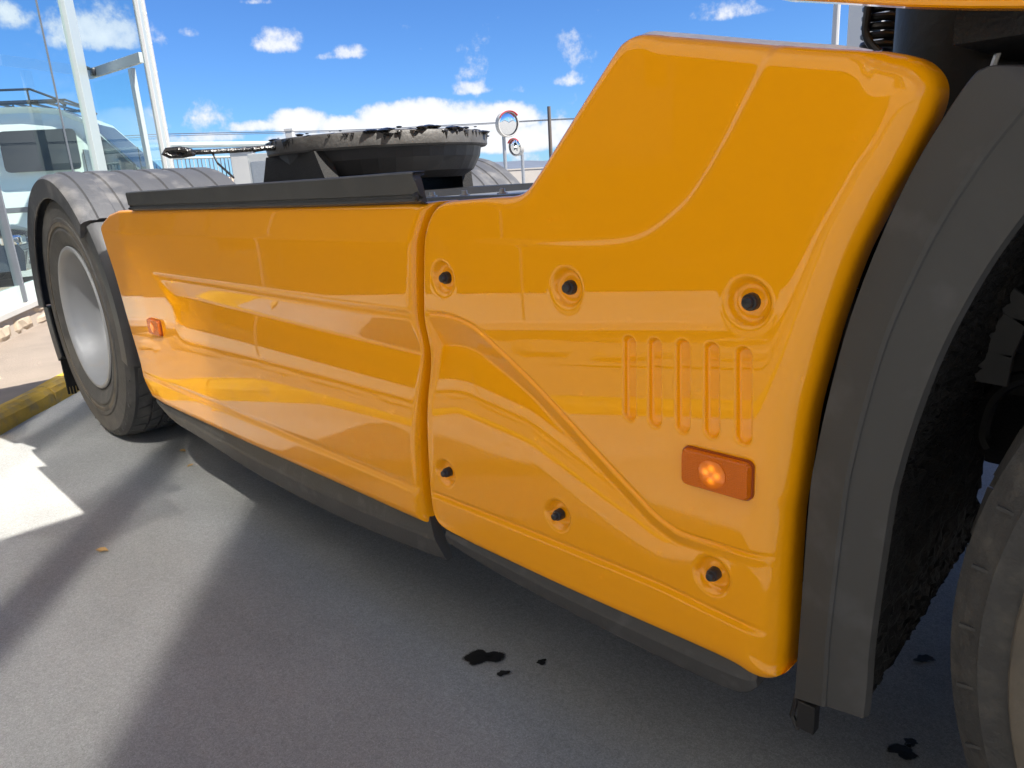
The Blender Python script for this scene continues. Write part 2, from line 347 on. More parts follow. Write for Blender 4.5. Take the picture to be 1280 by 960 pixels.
# kerb of separate stones
kerb = thing('kerb', 'worn yellow painted kerb along the pavement behind the rear wheel', 'kerb', (-3.29, -.13, 0))
L_ = np.r_[0, np.cumsum([np.linalg.norm(kp[i + 1] - kp[i]) for i in range(len(kp) - 1)])]
KX = np.array(kp)
def kpt(s): return np.array([np.interp(s, L_, KX[:, 0]), np.interp(s, L_, KX[:, 1])])
s = 0
while s < L_[-1] - .6:
    ln = .95; prof = [(0, 0), (.005, .066), (.022, .096), (.048, .108), (.098, .109), (.10, 0)]
    V_ = []; Fc = []; ks = np.linspace(s + .004, s + ln - .004, 5)
    for q in ks:
        p = kpt(q); t = kpt(q + .02) - kpt(q - .02); t = t / np.linalg.norm(t); nn = np.array([t[1], -t[0]])
        for a, z in prof:
            w = p + nn * a; j = rng.normal(0, .0035, 3); V_.append((w[0] + j[0], w[1] + j[1], (z + (j[2] if z > 0 else 0)) * kdrop(w[0])))
    m_ = len(prof)
    for i in range(4):
        for j in range(m_ - 1): Fc.append((i * m_ + j, i * m_ + j + 1, (i + 1) * m_ + j + 1, (i + 1) * m_ + j))
    Fc += [tuple(range(m_)), tuple(4 * m_ + j for j in range(m_))[::-1]]
    mesh('kerbstone', V_, Fc, KERB, kerb); s += ln

def s_at(px, py):
    """facade coordinate seen at a photo pixel"""
    v = ray((px, py)); n_ = WN; t = ((WA - CAMP[:2]) @ n_) / (v[:2] @ n_); P = CAMP + v * t; return (P[:2] - WA) @ WD, P[2]
S0, S1 = s_at(211, 190)[0], 7.9                        # facade run: corner post ... bend beside the camera
print('S0', S0, 'depth', (wp(S0, 1) - Vector(CAMP)).dot(Vector(RC[:, 2])))
bld = thing('glass_showroom', 'glass fronted showroom with white corner post and rough stone plinth behind the rear wheel', 'building', tuple(wp(0, 0)))
# stone plinth: mortar core and single stones
MB().box(wp((S0 + S1) / 2, .17, -.10), (S1 - S0, .16, .20), WR).build('plinth_core', MORT, bld)
s = S0
while s < S1 - .05:
    two = random.random() < .35
    ln = random.uniform(.30, .62); ln = min(ln, S1 - s)
    rows = [(.09, .275)] if not two else [(.09, .19), (.196, .275)]
    for z0, z1 in rows:
        bm = bmesh.new(); bmesh.ops.create_grid(bm, x_segments=5, y_segments=3, size=.5)
        W_ = ln - .008; H_ = z1 - z0 - .006
        for v in bm.verts:
            x, y = v.co.x, v.co.y; e = (1 - (2 * abs(x)) ** 6) * (1 - (2 * abs(y)) ** 6)
            v.co = Vector((x * W_ + random.uniform(-.006, .006), (.022 + random.uniform(-.008, .012)) * e, y * H_ + random.uniform(-.005, .005)))
        ed = bmesh.ops.extrude_edge_only(bm, edges=[e for e in bm.edges if e.is_boundary])
        for g in ed['geom']:
            if isinstance(g, bmesh.types.BMVert): g.co.y = -.05
        bmesh.ops.recalc_face_normals(bm, faces=bm.faces[:])
        me = bpy.data.meshes.new('stone'); bm.to_mesh(me); bm.free(); me.materials.append(random.choice(STONES))
        o = bpy.data.objects.new('stone', me); C.objects.link(o)
        o.location = wp(s + ln / 2, (z0 + z1) / 2, -.03); o.rotation_euler = (0, 0, WANG); adopt(o, bld)
    s += ln
MB().box(wp((S0 + S1) / 2, .300, -.075), (S1 - S0 + .06, .20, .050), WR, bev=.006).build('sill', SILL, bld)
# joints between panes along the facade
sm, _ = s_at(122, 170)
joints = [S0 + .16, sm, s_at(88, 170)[0], -.8, .9, 2.6, 4.3, 6.1, S1 - .1]
TOP = 5.6
for i in range(len(joints) - 1):
    a, b = joints[i], joints[i + 1]; w = b - a - .01; m_ = CLEAR if b < .95 else DARKG; TOP = 5.6 if b < .95 else 2.1
    MB().box(wp((a + b) / 2, .40, -.06), (w, .03, .146), WR).build('spandrel_panel', SPAN, bld)
    MB().box(wp((a + b) / 2, (.475 + TOP) / 2, -.06), (w, .012, TOP - .475), WR).build('pane', m_, bld)
TOP = 5.6
MB().box(wp((S0 + .9) / 2, 5.7, -.05), (.9 - S0 + .06, .22, .2), WR, bev=.006).build('head_rail', FRM, bld)
MB().box(wp((.96 + S1) / 2, 2.16, -.05), (S1 - .96, .22, .12), WR, bev=.006).build('head_rail', FRM, bld)
for i, s in enumerate(joints):
    if i == 0: continue
    TOP = 5.6 if s < 1 else 2.1
    wid = .46 if i == 1 else (.014 if i in (2,) or s > .5 else .03)
    MB().box(wp(s, (.327 + TOP) / 2, -.05), (wid, .07 if wid > .02 else .016, TOP - .327), WR, bev=.004 if wid > .02 else 0).build('mullion' if wid > .02 else 'glazing_joint', FRM if i == 1 else GREY, bld)
TOP = 5.6
MB().box(wp((1.0 + S1) / 2, 4.12, -.10), (S1 - 1.0, .2, 3.8), WR).build('wall', BOUNCE, bld)  # unseen upper wall, added as a sunlit cream surface for warm fill
# corner post: pale panel and bright screwed edge strip
MB().box(wp(S0 + .20, (.12 + TOP) / 2 + .1, -.06), (.40, .10, TOP), WR, bev=.004).build('corner_panel', FRM, bld)
MB().box(wp(S0 - .09, (.12 + TOP) / 2 + .1, -.05), (.17, .16, TOP), WR, bev=.006).build('corner_post', WHT, bld)
MB().box(wp(S0 + .42, (.327 + TOP) / 2 + .1, -.045), (.05, .06, TOP - .3), WR, bev=.004).build('corner_bead', WHT, bld)
for k in range(9):
    MB().lathe([(0, .012), (.016, .010), (.018, 0)], wp(S0 - .09, .9 + k * .52, .03), axis='Y', n=8, R=Matrix.Rotation(WANG, 3, 'Z')).build('post_screw', STEEL, bld)
# opened sash hinged on the mullion, swung out towards the forecourt
sash = thing('open_window_sash', 'open window sash with black handle swung out beside the white corner post', 'window', tuple(at(140, 250, 9.6) * np.array([1, 1, 0])))
def bar(name, p, q, w, t, m, parent):
    p, q = Vector(p), Vector(q); d = q - p; R_ = d.to_track_quat('X', 'Z').to_matrix(); return MB().box((p + q) / 2, (d.length, t, w), R_, bev=.004).build(name, m, parent)
hl, hr = Vector(at(112, 93, 9.9)), Vector(at(176, 70, 8.95)); hr.z = hl.z
bar('rail', hl, hr, .12, .05, FRM, sash)
st = hl.lerp(hr, .80); bar('stile', (st.x, st.y, hl.z - .085), (st.x, st.y, .42), .13, .05, FRM, sash)
bar('rail', (hl.x, hl.y, .50), (st.x, st.y, .50), .16, .06, FRM, sash)
mdl = (hl + st) / 2; dv = st - hl; MB().box((mdl.x, mdl.y, (hl.z + .5) / 2), (dv.length - .1, .01, hl.z - .72), Matrix.Rotation(math.atan2(dv.y, dv.x), 3, 'Z')).build('pane', CLEAR, sash)
hb = MB(); hb.tube([at(97, 82, 9.7), at(105, 83.5, 9.7), at(112, 86, 9.75)], .022, 8); hb.box(at(117, 90, 9.75), (.11, .08, .10), bev=.02)
hb.build('handle', BOLT, sash, smooth=True)
# second wing of the building, parallel to the truck, with coated upper windows that throw sunlight back on the forecourt
w0 = wp(S1, 0); wd2 = Vector((.9915, -.13, 0)); wn2 = Vector((.13, .9915, 0)); A2 = math.atan2(wd2.y, wd2.x); R2 = Matrix.Rotation(A2, 3, 'Z')
def wq(s, z, off=0): q = w0 + wd2 * s + wn2 * off; return Vector((q.x, q.y, z))
MB().box(wq(4.5, 1.9, -.20), (9, .3, 3.56), R2).build('wall', RENDER, bld)
MB().box(wq(1.0, 10.0, -.20), (13, .3, .8), R2).build('parapet', RENDER, bld)
UPX = [-1.1, .45, 1.9, 3.0]                          # world x of the upper window joints
def sx(x): return (x - w0.x) / wd2.x
for i in range(3):
    a, b = sx(UPX[i]), sx(UPX[i + 1])
    MB().box(wq((a + b) / 2, 6.65, -.12), (b - a - .09, .02, 5.8), R2).build('pane', MIRG, bld)
for i in range(4):
    MB().box(wq(sx(UPX[i]), 6.65, -.10), (.10 if i in (0, 3) else .17, .09, 5.86), R2, bev=.004).build('mullion', FRM, bld)
MB().box(wq(sx(3.0) + 3.2, 6.65, -.20), (6.3, .3, 5.86), R2).build('wall', RENDER, bld)
MB().box(wq(sx(-1.1) - 2.4, 6.65, -.20), (4.7, .3, 5.86), R2).build('wall', RENDER, bld)

# ------------------------------------------------------------------ the truck
truck = thing('truck_tractor', 'glossy yellow truck tractor with side fairings, black mudguards and greasy fifth wheel coupling', 'truck', (-1.6, 2.1, 0))
YP = .88

def nearest(P, A):
    """distance, signed side (+ = right/below), running fraction of the nearest point of polyline A (2D)"""
    A = np.array(A); d = np.full(len(P), 1e9); sg = np.ones(len(P)); tt = np.zeros(len(P))
    seg = np.linalg.norm(np.diff(A, axis=0), axis=1); cum = np.r_[0, np.cumsum(seg)]
    for i in range(len(A) - 1):
        e = A[i + 1] - A[i]; w = P - A[i]; t = np.clip((w @ e) / (e @ e), 0, 1); q = w - t[:, None] * e
        dd = np.hypot(q[:, 0], q[:, 1]); cr = e[0] * w[:, 1] - e[1] * w[:, 0]
        m = dd < d; d[m] = dd[m]; sg[m] = -np.sign(cr[m]); tt[m] = (cum[i] + t[m] * seg[i]) / cum[-1]
    return d, sg, tt

def skin_panel(name, outline, grid, relief, back, parent, fine=None):
    """outline: (X, Z, rollwidth, rolldepth) closed; a sheet in the XZ plane at Y=YP, relief pushes into the truck (+Y)"""
    O = np.array(outline)
    # resample evenly
    seg = np.linalg.norm(np.diff(np.r_[O, O[:1]], axis=0)[:, :2], axis=1); cum = np.r_[0, np.cumsum(seg)]
    n = int(cum[-1] / grid[2]); q = np.linspace(0, cum[-1], n, endpoint=False); OO = np.r_[O, O[:1]]
    R_ = np.stack([np.interp(q, cum, OO[:, k]) for k in range(4)], 1)
    # soften the roll parameters along the run
    for _ in range(6): R_[:, 2:] = (np.roll(R_[:, 2:], 1, 0) + R_[:, 2:] * 2 + np.roll(R_[:, 2:], -1, 0)) / 4
    x0, z0 = R_[:, :2].min(0); x1, z1 = R_[:, :2].max(0)
    gx, gz = np.meshgrid(np.arange(x0, x1, grid[0]), np.arange(z0, z1, grid[1])); gx = gx + (np.arange(gx.shape[0]) % 2)[:, None] * grid[0] / 2
    P = np.stack([gx.ravel(), gz.ravel()], 1)
    # inside test
    ins = np.zeros(len(P), bool); j = n - 1
    for i in range(n):
        xi, zi = R_[i, :2]; xj, zj = R_[j, :2]
        c = ((zi > P[:, 1]) != (zj > P[:, 1])) & (P[:, 0] < (xj - xi) * (P[:, 1] - zi) / (zj - zi + 1e-12) + xi); ins ^= c; j = i
    P = P[ins]
    if fine is not None:
        gx, gz = np.meshgrid(np.arange(x0, x1, .0022), np.arange(z0, z1, .0022)); gx = gx + (np.arange(gx.shape[0]) % 2)[:, None] * .0011
        Q = np.stack([gx.ravel(), gz.ravel()], 1); Q = Q[fine(Q)]; P = np.r_[P[~fine(P)], Q]
    tg = np.roll(R_[:, :2], -1, 0) - np.roll(R_[:, :2], 1, 0); tg /= np.linalg.norm(tg, axis=1)[:, None]; nn = np.stack([-tg[:, 1], tg[:, 0]], 1)
    ar_ = .5 * np.sum(R_[:, 0] * np.roll(R_[:, 1], -1) - np.roll(R_[:, 0], -1) * R_[:, 1])
    if ar_ < 0: nn = -nn
    RD = (.0022, .0052, .0092, .0142); NR = len(P); RI = np.concatenate([np.full(n, q_) for q_ in RD])
    P = np.r_[P, np.concatenate([R_[:, :2] + nn * q_ for q_ in RD])]
    d = np.full(len(P), 1e9); ww = np.zeros(len(P)); dp = np.zeros(len(P))
    for i in range(n):
        a = R_[i]; b = R_[(i + 1) % n]; e = b[:2] - a[:2]; w = P - a[:2]; t = np.clip((w @ e) / (e @ e), 0, 1); dd = np.hypot(*(w - t[:, None] * e).T)
        m = dd < d; d[m] = dd[m]; ww[m] = (a[2] + t * (b[2] - a[2]))[m]; dp[m] = (a[3] + t * (b[3] - a[3]))[m]
    keep = np.r_[d[:NR] > .0175, np.abs(d[NR:] - RI) < .0009]; P, d, ww, dp = P[keep], d[keep], ww[keep], dp[keep]
    A = np.r_[R_[:, :2], P]; D = np.r_[np.zeros(n), d]; Wd = np.r_[R_[:, 2], ww]; Dp = np.r_[R_[:, 3], dp]
    r = np.clip(D / Wd, 0, 1); roll = Dp * (1 - np.sqrt(np.clip(1 - (1 - r) ** 2.4, 0, 1)))
    fade = sstep((D - .004) / (Wd * .5 + .006))
    ra, rb = relief(A); Y = YP + roll + ra * fade + rb
    res = delaunay_2d_cdt([Vector(p) for p in A], [], [list(range(n))], 1, 1e-7)
    vo, fo, src = res[0], res[2], res[3]
    src = [s if s else [int(np.argmin(np.hypot(A[:, 0] - v[0], A[:, 1] - v[1])))] for v, s in zip(vo, src)]
    V = [(v[0], Y[s[0]], v[1]) for v, s in zip(vo, src)]
    Fc = [tuple(f) for f in fo]
    # edge flange going back
    idx = {k: i for i, s in enumerate(src) for k in s}; base = len(V); ring = [idx[i] for i in range(n)]
    V += [(V[k][0], V[k][1] + back, V[k][2]) for k in ring]
    Fc += [(ring[i], ring[(i + 1) % n], base + (i + 1) % n, base + i) for i in range(n)]
    o = mesh(name, V, Fc, YEL, parent, smooth=True)
    bm = bmesh.new(); bm.from_mesh(o.data); bmesh.ops.recalc_face_normals(bm, faces=bm.faces[:]); bm.to_mesh(o.data); bm.free()
    f0 = o.data.polygons[0]
    if f0.normal.y > 0: o.data.flip_normals()
    return o
def P2(pts, y=YP): return [onY(p, y)[[0, 2]] for p in pts]
def oc(pts, w, dep):                                   # outline piece traced where the rolled edge really lies
    return [(*onY(p, YP + dep)[[0, 2]], w, dep) for p in pts]

# --- front side fairing
front_out = []
front_out += oc(catmull([(987, 835), (988, 812), (990, 790), (992.5, 715), (997.5, 640), (1002, 612), (1009, 562), (1017, 512), (1030, 462), (1046, 405), (1070, 335), (1087, 297), (1117, 240), (1136, 208), (1157, 168), (1171, 138), (1176, 115), (1172, 95), (1157, 78), (1137, 69), (1110, 64.5)], 4), .062, .045)
front_out += oc(catmull([(1085, 63), (1020, 59.5), (960, 55), (880, 48), (830, 44)], 3), .03, .02)
front_out += oc(catmull([(812, 42.5), (796, 43.5), (783, 50), (772, 61), (745, 103), (722, 140), (685, 200), (668, 227), (660, 237), (651, 243), (638, 246)], 4), .022, .014)
front_out += oc(catmull([(610, 247.5), (578, 250), (562, 252), (552, 256), (545, 263), (540, 272), (536, 284), (533, 300), (532, 330), (532, 380), (533, 400), (537, 420), (540, 438), (540.5, 455), (539, 475), (536.5, 500), (536, 535), (537, 565), (539, 600), (542, 630), (546, 645), (553, 656), (565, 664.5)], 4), .010, .008)
front_out += oc(catmull([(600, 681), (728, 740.5), (900, 816), (940, 838.5), (952, 844), (964, 846), (976, 844), (984, 840)], 4), .04, .022)

T_f = P2(catmull([(480, 384), (532, 388), (560, 391), (585, 401), (606, 417), (670, 478), (745, 560), (800, 619), (819, 639), (838, 654), (862, 666), (960, 696), (1060, 727)], 5))
B_f = P2([(500, 600), (541, 617), (820, 731), (955, 793), (1000, 813)])
U_f = P2(catmull([(985, 20), (966, 56), (950, 86), (905, 175), (865, 241), (838, 269), (812, 289), (788, 299), (755, 303.5), (700, 305), (640, 303), (560, 300)], 5))
dish_up = [(559, 347, .033), (714, 359, .033), (940, 377, .033)]
dish_lo = [(560, 590, .030), (699, 643, .030), (893, 717, .031)]
dishes = [(*onY((a, b), YP + .012)[[0, 2]], r) for a, b, r in dish_up + dish_lo]
slots = [(786.5, 430, 517), (818, 433, 525), (853, 435, 532), (889, 439, 538), (929, 445, 546)]
slot_c = []
for x, a, b in slots:
    p = onY((x, a), YP)[[0, 2]]; q = onY((x, b), YP)[[0, 2]]; slot_c.append((p, q))
def relief_front(A):
    X = A[:, 0]; R_ = np.zeros(len(A))
    d, sg, t = nearest(A, T_f); s = d * sg
    xs = [X_ for X_ in (-1.35, -1.2, -1.05, -.9, -.7, -.6, -.52, -.40)]
    w = np.interp(X, xs, [.075, .070, .052, .034, .028, .022, .012, .010]); D = np.interp(X, xs, [.027, .026, .023, .019, .016, .012, .005, .002]); E = np.interp(X, xs, [.003, .003, .004, .006, .006, .005, .002, .001])
    amp = np.interp(X, [-.50, -.40], [1, 0])
    f = .0060 * sstep(s / .0055) - .0045 * sstep((s - .0055) / .0065)
    g = (D - .001) * np.clip((s - .012) / w, 0, 1)
    rw_ = np.interp(X, xs, [.17, .16, .13, .10, .08, .06, .03, .02])
    g = np.where(s > .012 + w, E + (D - .001 - E) * (1 - np.clip((s - .012 - w) / rw_, 0, 1)) ** 2, g)
    R_ += (f + g) * amp
    d, sg, t = nearest(A, B_f); s = d * sg
    amp = np.interp(X, [-.46, -.42], [1, 0])
    R_ += (.0035 * sstep((s + .006) / .006) - .0055 * sstep((s - .001) / .010)) * amp
    d, sg, t = nearest(A, U_f); s = d * sg
    amp = sstep((X + 1.12) / .42)
    R_b = .0050 * sstep((s + .006) / .013) * amp
    for cx, cz, r in dishes:
        q = np.hypot(X - cx, A[:, 1] - cz) / r
        R_ += np.where(q < 1.12, .014 * sstep((1.06 - q) / .34), 0) - .002 * sstep((.42 - q) / .1)
        R_ -= .0005 * np.exp(-((q - 1.12) / .09) ** 2)
    for p, q in slot_c:
        e = q - p; w_ = A - p; t = np.clip((w_ @ e) / (e @ e), 0, 1); dd = np.hypot(*(w_ - t[:, None] * e).T)
        R_ += .0100 * sstep((.0132 - dd) / .0052)
    return R_, R_b
def fine_front(Q):
    m = nearest(Q, T_f)[0] < .017
    for p, q in slot_c:
        e = q - p; w_ = Q - p; t = np.clip((w_ @ e) / (e @ e), 0, 1); m |= np.hypot(*(w_ - t[:, None] * e).T) < .0175
    return m
front = skin_panel('cab_side_fairing', front_out, (.0046, .0040, .0050), relief_front, .03, truck, fine_front)

# --- rear side skirt
rear_out = []
rear_out += oc(catmull([(187, 484), (181, 470), (176, 448), (162, 402), (147, 350), (136, 315), (128, 287), (127, 281), (130, 274), (134, 268)], 3), .012, .012)
rear_out += oc(catmull([(141, 264.5), (155, 263), (250, 261), (400, 257.5), (520, 254)], 3), .012, .008)
rear_out += oc(catmull([(533, 252.5), (541, 253), (541, 258), (537, 270), (533, 285), (530.5, 305), (530, 340), (530.5, 380), (532, 402), (536, 420), (538.5, 440), (537.5, 470), (535, 500), (534, 540), (535, 580), (538, 615), (541, 640), (543, 650)], 4), .026, .030)
rear_out += oc(catmull([(536, 653), (500, 637), (440, 610), (330, 561), (225, 513), (205, 503), (195, 497)], 3), .030, .018)
T_r = P2([(178, 339), (187, 341), (440, 379.5), (522, 391), (600, 402)])
C_r = P2([(150, 352), (212, 369), (440, 427), (527, 448.5), (600, 467)])
B_r = P2([(150, 455), (240, 492), (527, 613), (600, 644)])
TOPL = P2([(100, 283), (130, 287), (160, 291), (440, 300), (540, 301)])
def relief_rear(A):
    X = A[:, 0]; Z = A[:, 1]; R_ = np.zeros(len(A))
    ti = np.interp(X, [p[0] for p in T_r], [p[1] for p in T_r]); ci = np.interp(X, [p[0] for p in C_r], [p[1] for p in C_r])
    xl = P2([(187, 341)])[0][0]; xl2 = P2([(213, 378)])[0][0]
    h = np.maximum(ti - ci, .01); k = (ti - Z)                                    # metres below the upper ledge
    depth = np.interp(X, [xl - .01, xl2 + .12, -1.1], [.0, .021, .025])
    # slanting left end
    zl = np.interp(Z, [P2([(213, 380)])[0][1], P2([(187, 341)])[0][1]], [xl2, xl]); end = sstep((X - zl) / .06)
    f = .0060 * sstep(k / .007) - .0045 * sstep((k - .007) / .009)
    g = (depth) * np.clip((k - .014) / (h - .014), 0, 1)
    g = np.where(k > h, depth - depth * sstep((k - h) / .055), g)
    R_ += (f + g) * end * (k > 0)
    R_ = np.where(k > h, (depth + .0015) * end * (1 - np.clip((k - h) / .19, 0, 1)) ** 2, R_)
    d, sg, t = nearest(A, B_r); s = d * sg
    amp = np.interp(X, [-2.95, -2.6], [.3, 1]) * np.interp(X, [-1.20, -1.14], [1, 0])
    R_ += (.003 * sstep((s + .006) / .006) - .006 * sstep((s - .001) / .010)) * amp
    # top band leans back
    zt = np.interp(X, [p[0] for p in TOPL], [p[1] for p in TOPL])
    lx = P2([(143, 262), (152, 300), (176, 345), (186, 400)]); le = np.interp(Z, [p[1] for p in lx[::-1]], [p[0] for p in lx[::-1]])
    turn = np.clip(le - X, 0, 1); turn = np.where(turn < .03, turn ** 2 / .06, turn - .015) * .02
    return R_, turn + np.clip(Z - zt, 0, 1) * .24 + .0012 * sstep((Z - zt + .003) / .006)
rear = skin_panel('side_skirt', rear_out, (.0085, .0042, .007), relief_rear, .05, truck)

# fasteners in the dishes
for cx, cz, r in dishes:
    big = 1.0 if r > .032 else .86
    b = MB(); b.lathe([(0, -.0175), (.0065 * big, -.017), (.0078 * big, -.0155), (.0082 * big, -.0105), (.0105 * big, -.010), (.0116 * big, -.008), (.0120 * big, -.004), (.0124 * big, .004)], (cx, YP + .013, cz), n=20)
    b.build('fastener', [BOLT, YEL], front, smooth=True)

def rounded_rect(w, h, r, n=5):
    out = []
    for cx, cy, a0 in ((w / 2 - r, h / 2 - r, 0), (-w / 2 + r, h / 2 - r, 90), (-w / 2 + r, -h / 2 + r, 180), (w / 2 - r, -h / 2 + r, 270)):
        for k in range(n + 1):
            a = math.radians(a0 + 90 * k / n); out.append((cx + r * math.cos(a), cy + r * math.sin(a)))
    return out
def loft(mb, c, rings, k=0, ax=(Vector((1, 0, 0)), Vector((0, 0, 1)), Vector((0, -1, 0)))):
    """rings: (outline list, height) stacked along ax[2]; closes the last"""
    V = []; Fc = []; n = len(rings[0][0])
    for o, h in rings:
        for a, b in o: V.append(Vector(c) + ax[0] * a + ax[1] * b + ax[2] * h)
    for i in range(len(rings) - 1):
        for j in range(n): Fc.append((i * n + j, i * n + (j + 1) % n, (i + 1) * n + (j + 1) % n, (i + 1) * n + j))
    Fc.append(tuple((len(rings) - 1) * n + j for j in range(n)))
    mb.add(V, Fc, k)
def marker(parent, c, w, h, scale=1):
    c = Vector(c)
    b = MB(); t = .0125 * scale
    loft(b, c, [(rounded_rect(w, h, .010 * scale), -.004), (rounded_rect(w, h, .010 * scale), .004 * scale)], 0); b.build('marker_base', mat('amber_base', (.30, .05, .006), .4), parent, smooth=True)
    b = MB(); loft(b, c, [(rounded_rect(w * .97, h * .95, .010 * scale), .004 * scale), (rounded_rect(w * .965, h * .94, .010 * scale), t * .7), (rounded_rect(w * .93, h * .87, .009 * scale), t)], 0)
    b.build('marker_light', LENS, parent, smooth=True)
    # round lamp bowl behind the lens face with four soft diodes
    cc = c + Vector((-.002, -t - .0006, .0)); r = h * .36; V_ = []; Fc = []; gl = []; nr, na = 10, 28
    for i in range(nr + 1):
        for j in range(na):
            a = 2 * math.pi * j / na; q = r * i / nr; x, z = q * math.cos(a), q * math.sin(a); V_.append(cc + Vector((x, -.0022 * (1 - (i / nr) ** 2) - .0004, z)))
            g = sum(math.exp(-((x / r - dx) ** 2 + (z / r - dz) ** 2) / .05) for dx, dz in ((-.42, .12), (.42, .0), (.02, .45), (-.02, -.42)))
            gl.append(.10 + .9 * min(1, g) if i < nr else .02)
    for i in range(nr):
        for j in range(na): Fc.append((i * na + j, i * na + (j + 1) % na, (i + 1) * na + (j + 1) % na, (i + 1) * na + j))
    o = mesh('lamp_bowl', V_, Fc, LED, parent, smooth=True); at_ = o.data.attributes.new('glow', 'FLOAT', 'POINT'); at_.data.foreach_set('value', np.array(gl, dtype=np.float32))
lc = [onY(p, YP - .008) for p in ((852, 560), (940, 577), (938, 626), (852, 606))]
ctr = sum(lc) / 4
marker(front, (ctr[0], YP - .001, ctr[2]), .113, .0605)
ctr = onY((193.5, 409), YP - .006); marker(rear, (ctr[0], YP - .001, ctr[2]), .115, .060)

# thin film along the fairing's top edge
pts = [onY(p, YP + .03) for p in catmull([(806, 42), (830, 43.5), (880, 47.5), (960, 54.5), (1020, 59), (1092, 63.5)], 3)]
V_ = []; Fc = []
for i, p in enumerate(pts):
    hh = .004 * min(1, i / 2.0 + .15, (len(pts) - 1 - i) / 2.0 + .2); V_ += [(p[0], YP + .022, p[2] - .002), (p[0], YP + .030, p[2] + hh), (p[0], YP + .07, p[2] + hh), (p[0], YP + .07, p[2] - .004)]
for i in range(len(pts) - 1):
    for j in range(4): Fc.append((i * 4 + j, i * 4 + (j + 1) % 4, i * 4 + 4 + (j + 1) % 4, i * 4 + 4 + j))
mesh('edge_cover', V_, Fc, FILM, truck)

# black strip along the skirt's top
tp = [(p, q) for p, q in zip(catmull([(166, 240.5), (172, 238.8), (300, 230), (420, 221.5), (512, 214.3), (519, 216.5), (524, 224)], 4), catmull([(163, 263), (172, 262.8), (300, 260.3), (420, 257.3), (512, 254.2), (519, 253.9), (526, 253.4)], 4))]
V_ = []; Fc = []
prof = [(-.5, .040), (-.1, .030), (0, -.003), (.05, -.009), (.13, -.009), (.17, -.004), (.25, -.004), (.29, -.008), (.93, -.014), (.99, -.011), (1, -.004), (1, .018)]
for k_, (a, b) in enumerate(tp):
    A_ = onY(a, .895); B_ = onY(b, .885)
    for t, off in prof:
        if k_ > len(tp) - 4: t, off = max(t, 0), min(off, .004)
        V_.append((B_[0] + (A_[0] - B_[0]) * t, .897 + off, B_[2] + (A_[2] - B_[2]) * t))
m_ = len(prof)
for i in range(len(tp) - 1):
    for j in range(m_ - 1): Fc.append((i * m_ + j, i * m_ + j + 1, (i + 1) * m_ + j + 1, (i + 1) * m_ + j))
Fc += [tuple(range(m_)), tuple((len(tp) - 1) * m_ + j for j in range(m_))]
ts = mesh('edge_strip', V_, Fc, PLA, truck, smooth=True); ts.data.set_sharp_from_angle(angle=math.radians(30))
c = onY((517, 246), .88); MB().lathe([(0, -.006), (.007, -.005), (.009, 0)], (c[0], .886, c[2]), n=12).build('strip_bolt', BOLT, ts, smooth=True)

# rubber scuff strips under the skirts
def scuff(name, top, bot, n=4, y0=.897, y1=.882):
    T_ = catmull(top, n); B_ = catmull(bot, n); V_ = []; Fc = []
    for k in range(len(T_)):
        a = onY(T_[k], y0); b = onY(B_[k], y1); a = a + np.array([0, .004, .02])
        for t, off in ((0, 0), (.45, -.008), (.55, -.008), (.93, 0), (1, .004), (1, .02), (.5, .02), (0, .02)):
            p = a + (b - a) * t; V_.append((p[0], p[1] + off, p[2]))
    for i in range(len(T_) - 1):
        for j in range(8): Fc.append((i * 8 + j, i * 8 + (j + 1) % 8, (i + 1) * 8 + (j + 1) % 8, (i + 1) * 8 + j))
    Fc += [tuple(range(8)), tuple((len(T_) - 1) * 8 + j for j in range(8))]
    return mesh(name, V_, Fc, RUBS, truck)
scuff('scuff_strip', [(194, 498), (215, 510), (250, 526), (330, 563), (440, 612), (520, 647), (536, 655)], [(204, 513), (219, 529), (251, 549), (330, 599), (440, 655), (545, 697), (557, 699.5)])
scuff('scuff_strip', [(560, 664), (620, 691), (728, 742), (850, 796), (930, 832), (949, 849)], [(560, 680), (620, 717), (728, 775), (850, 836), (922, 867), (946, 860)])

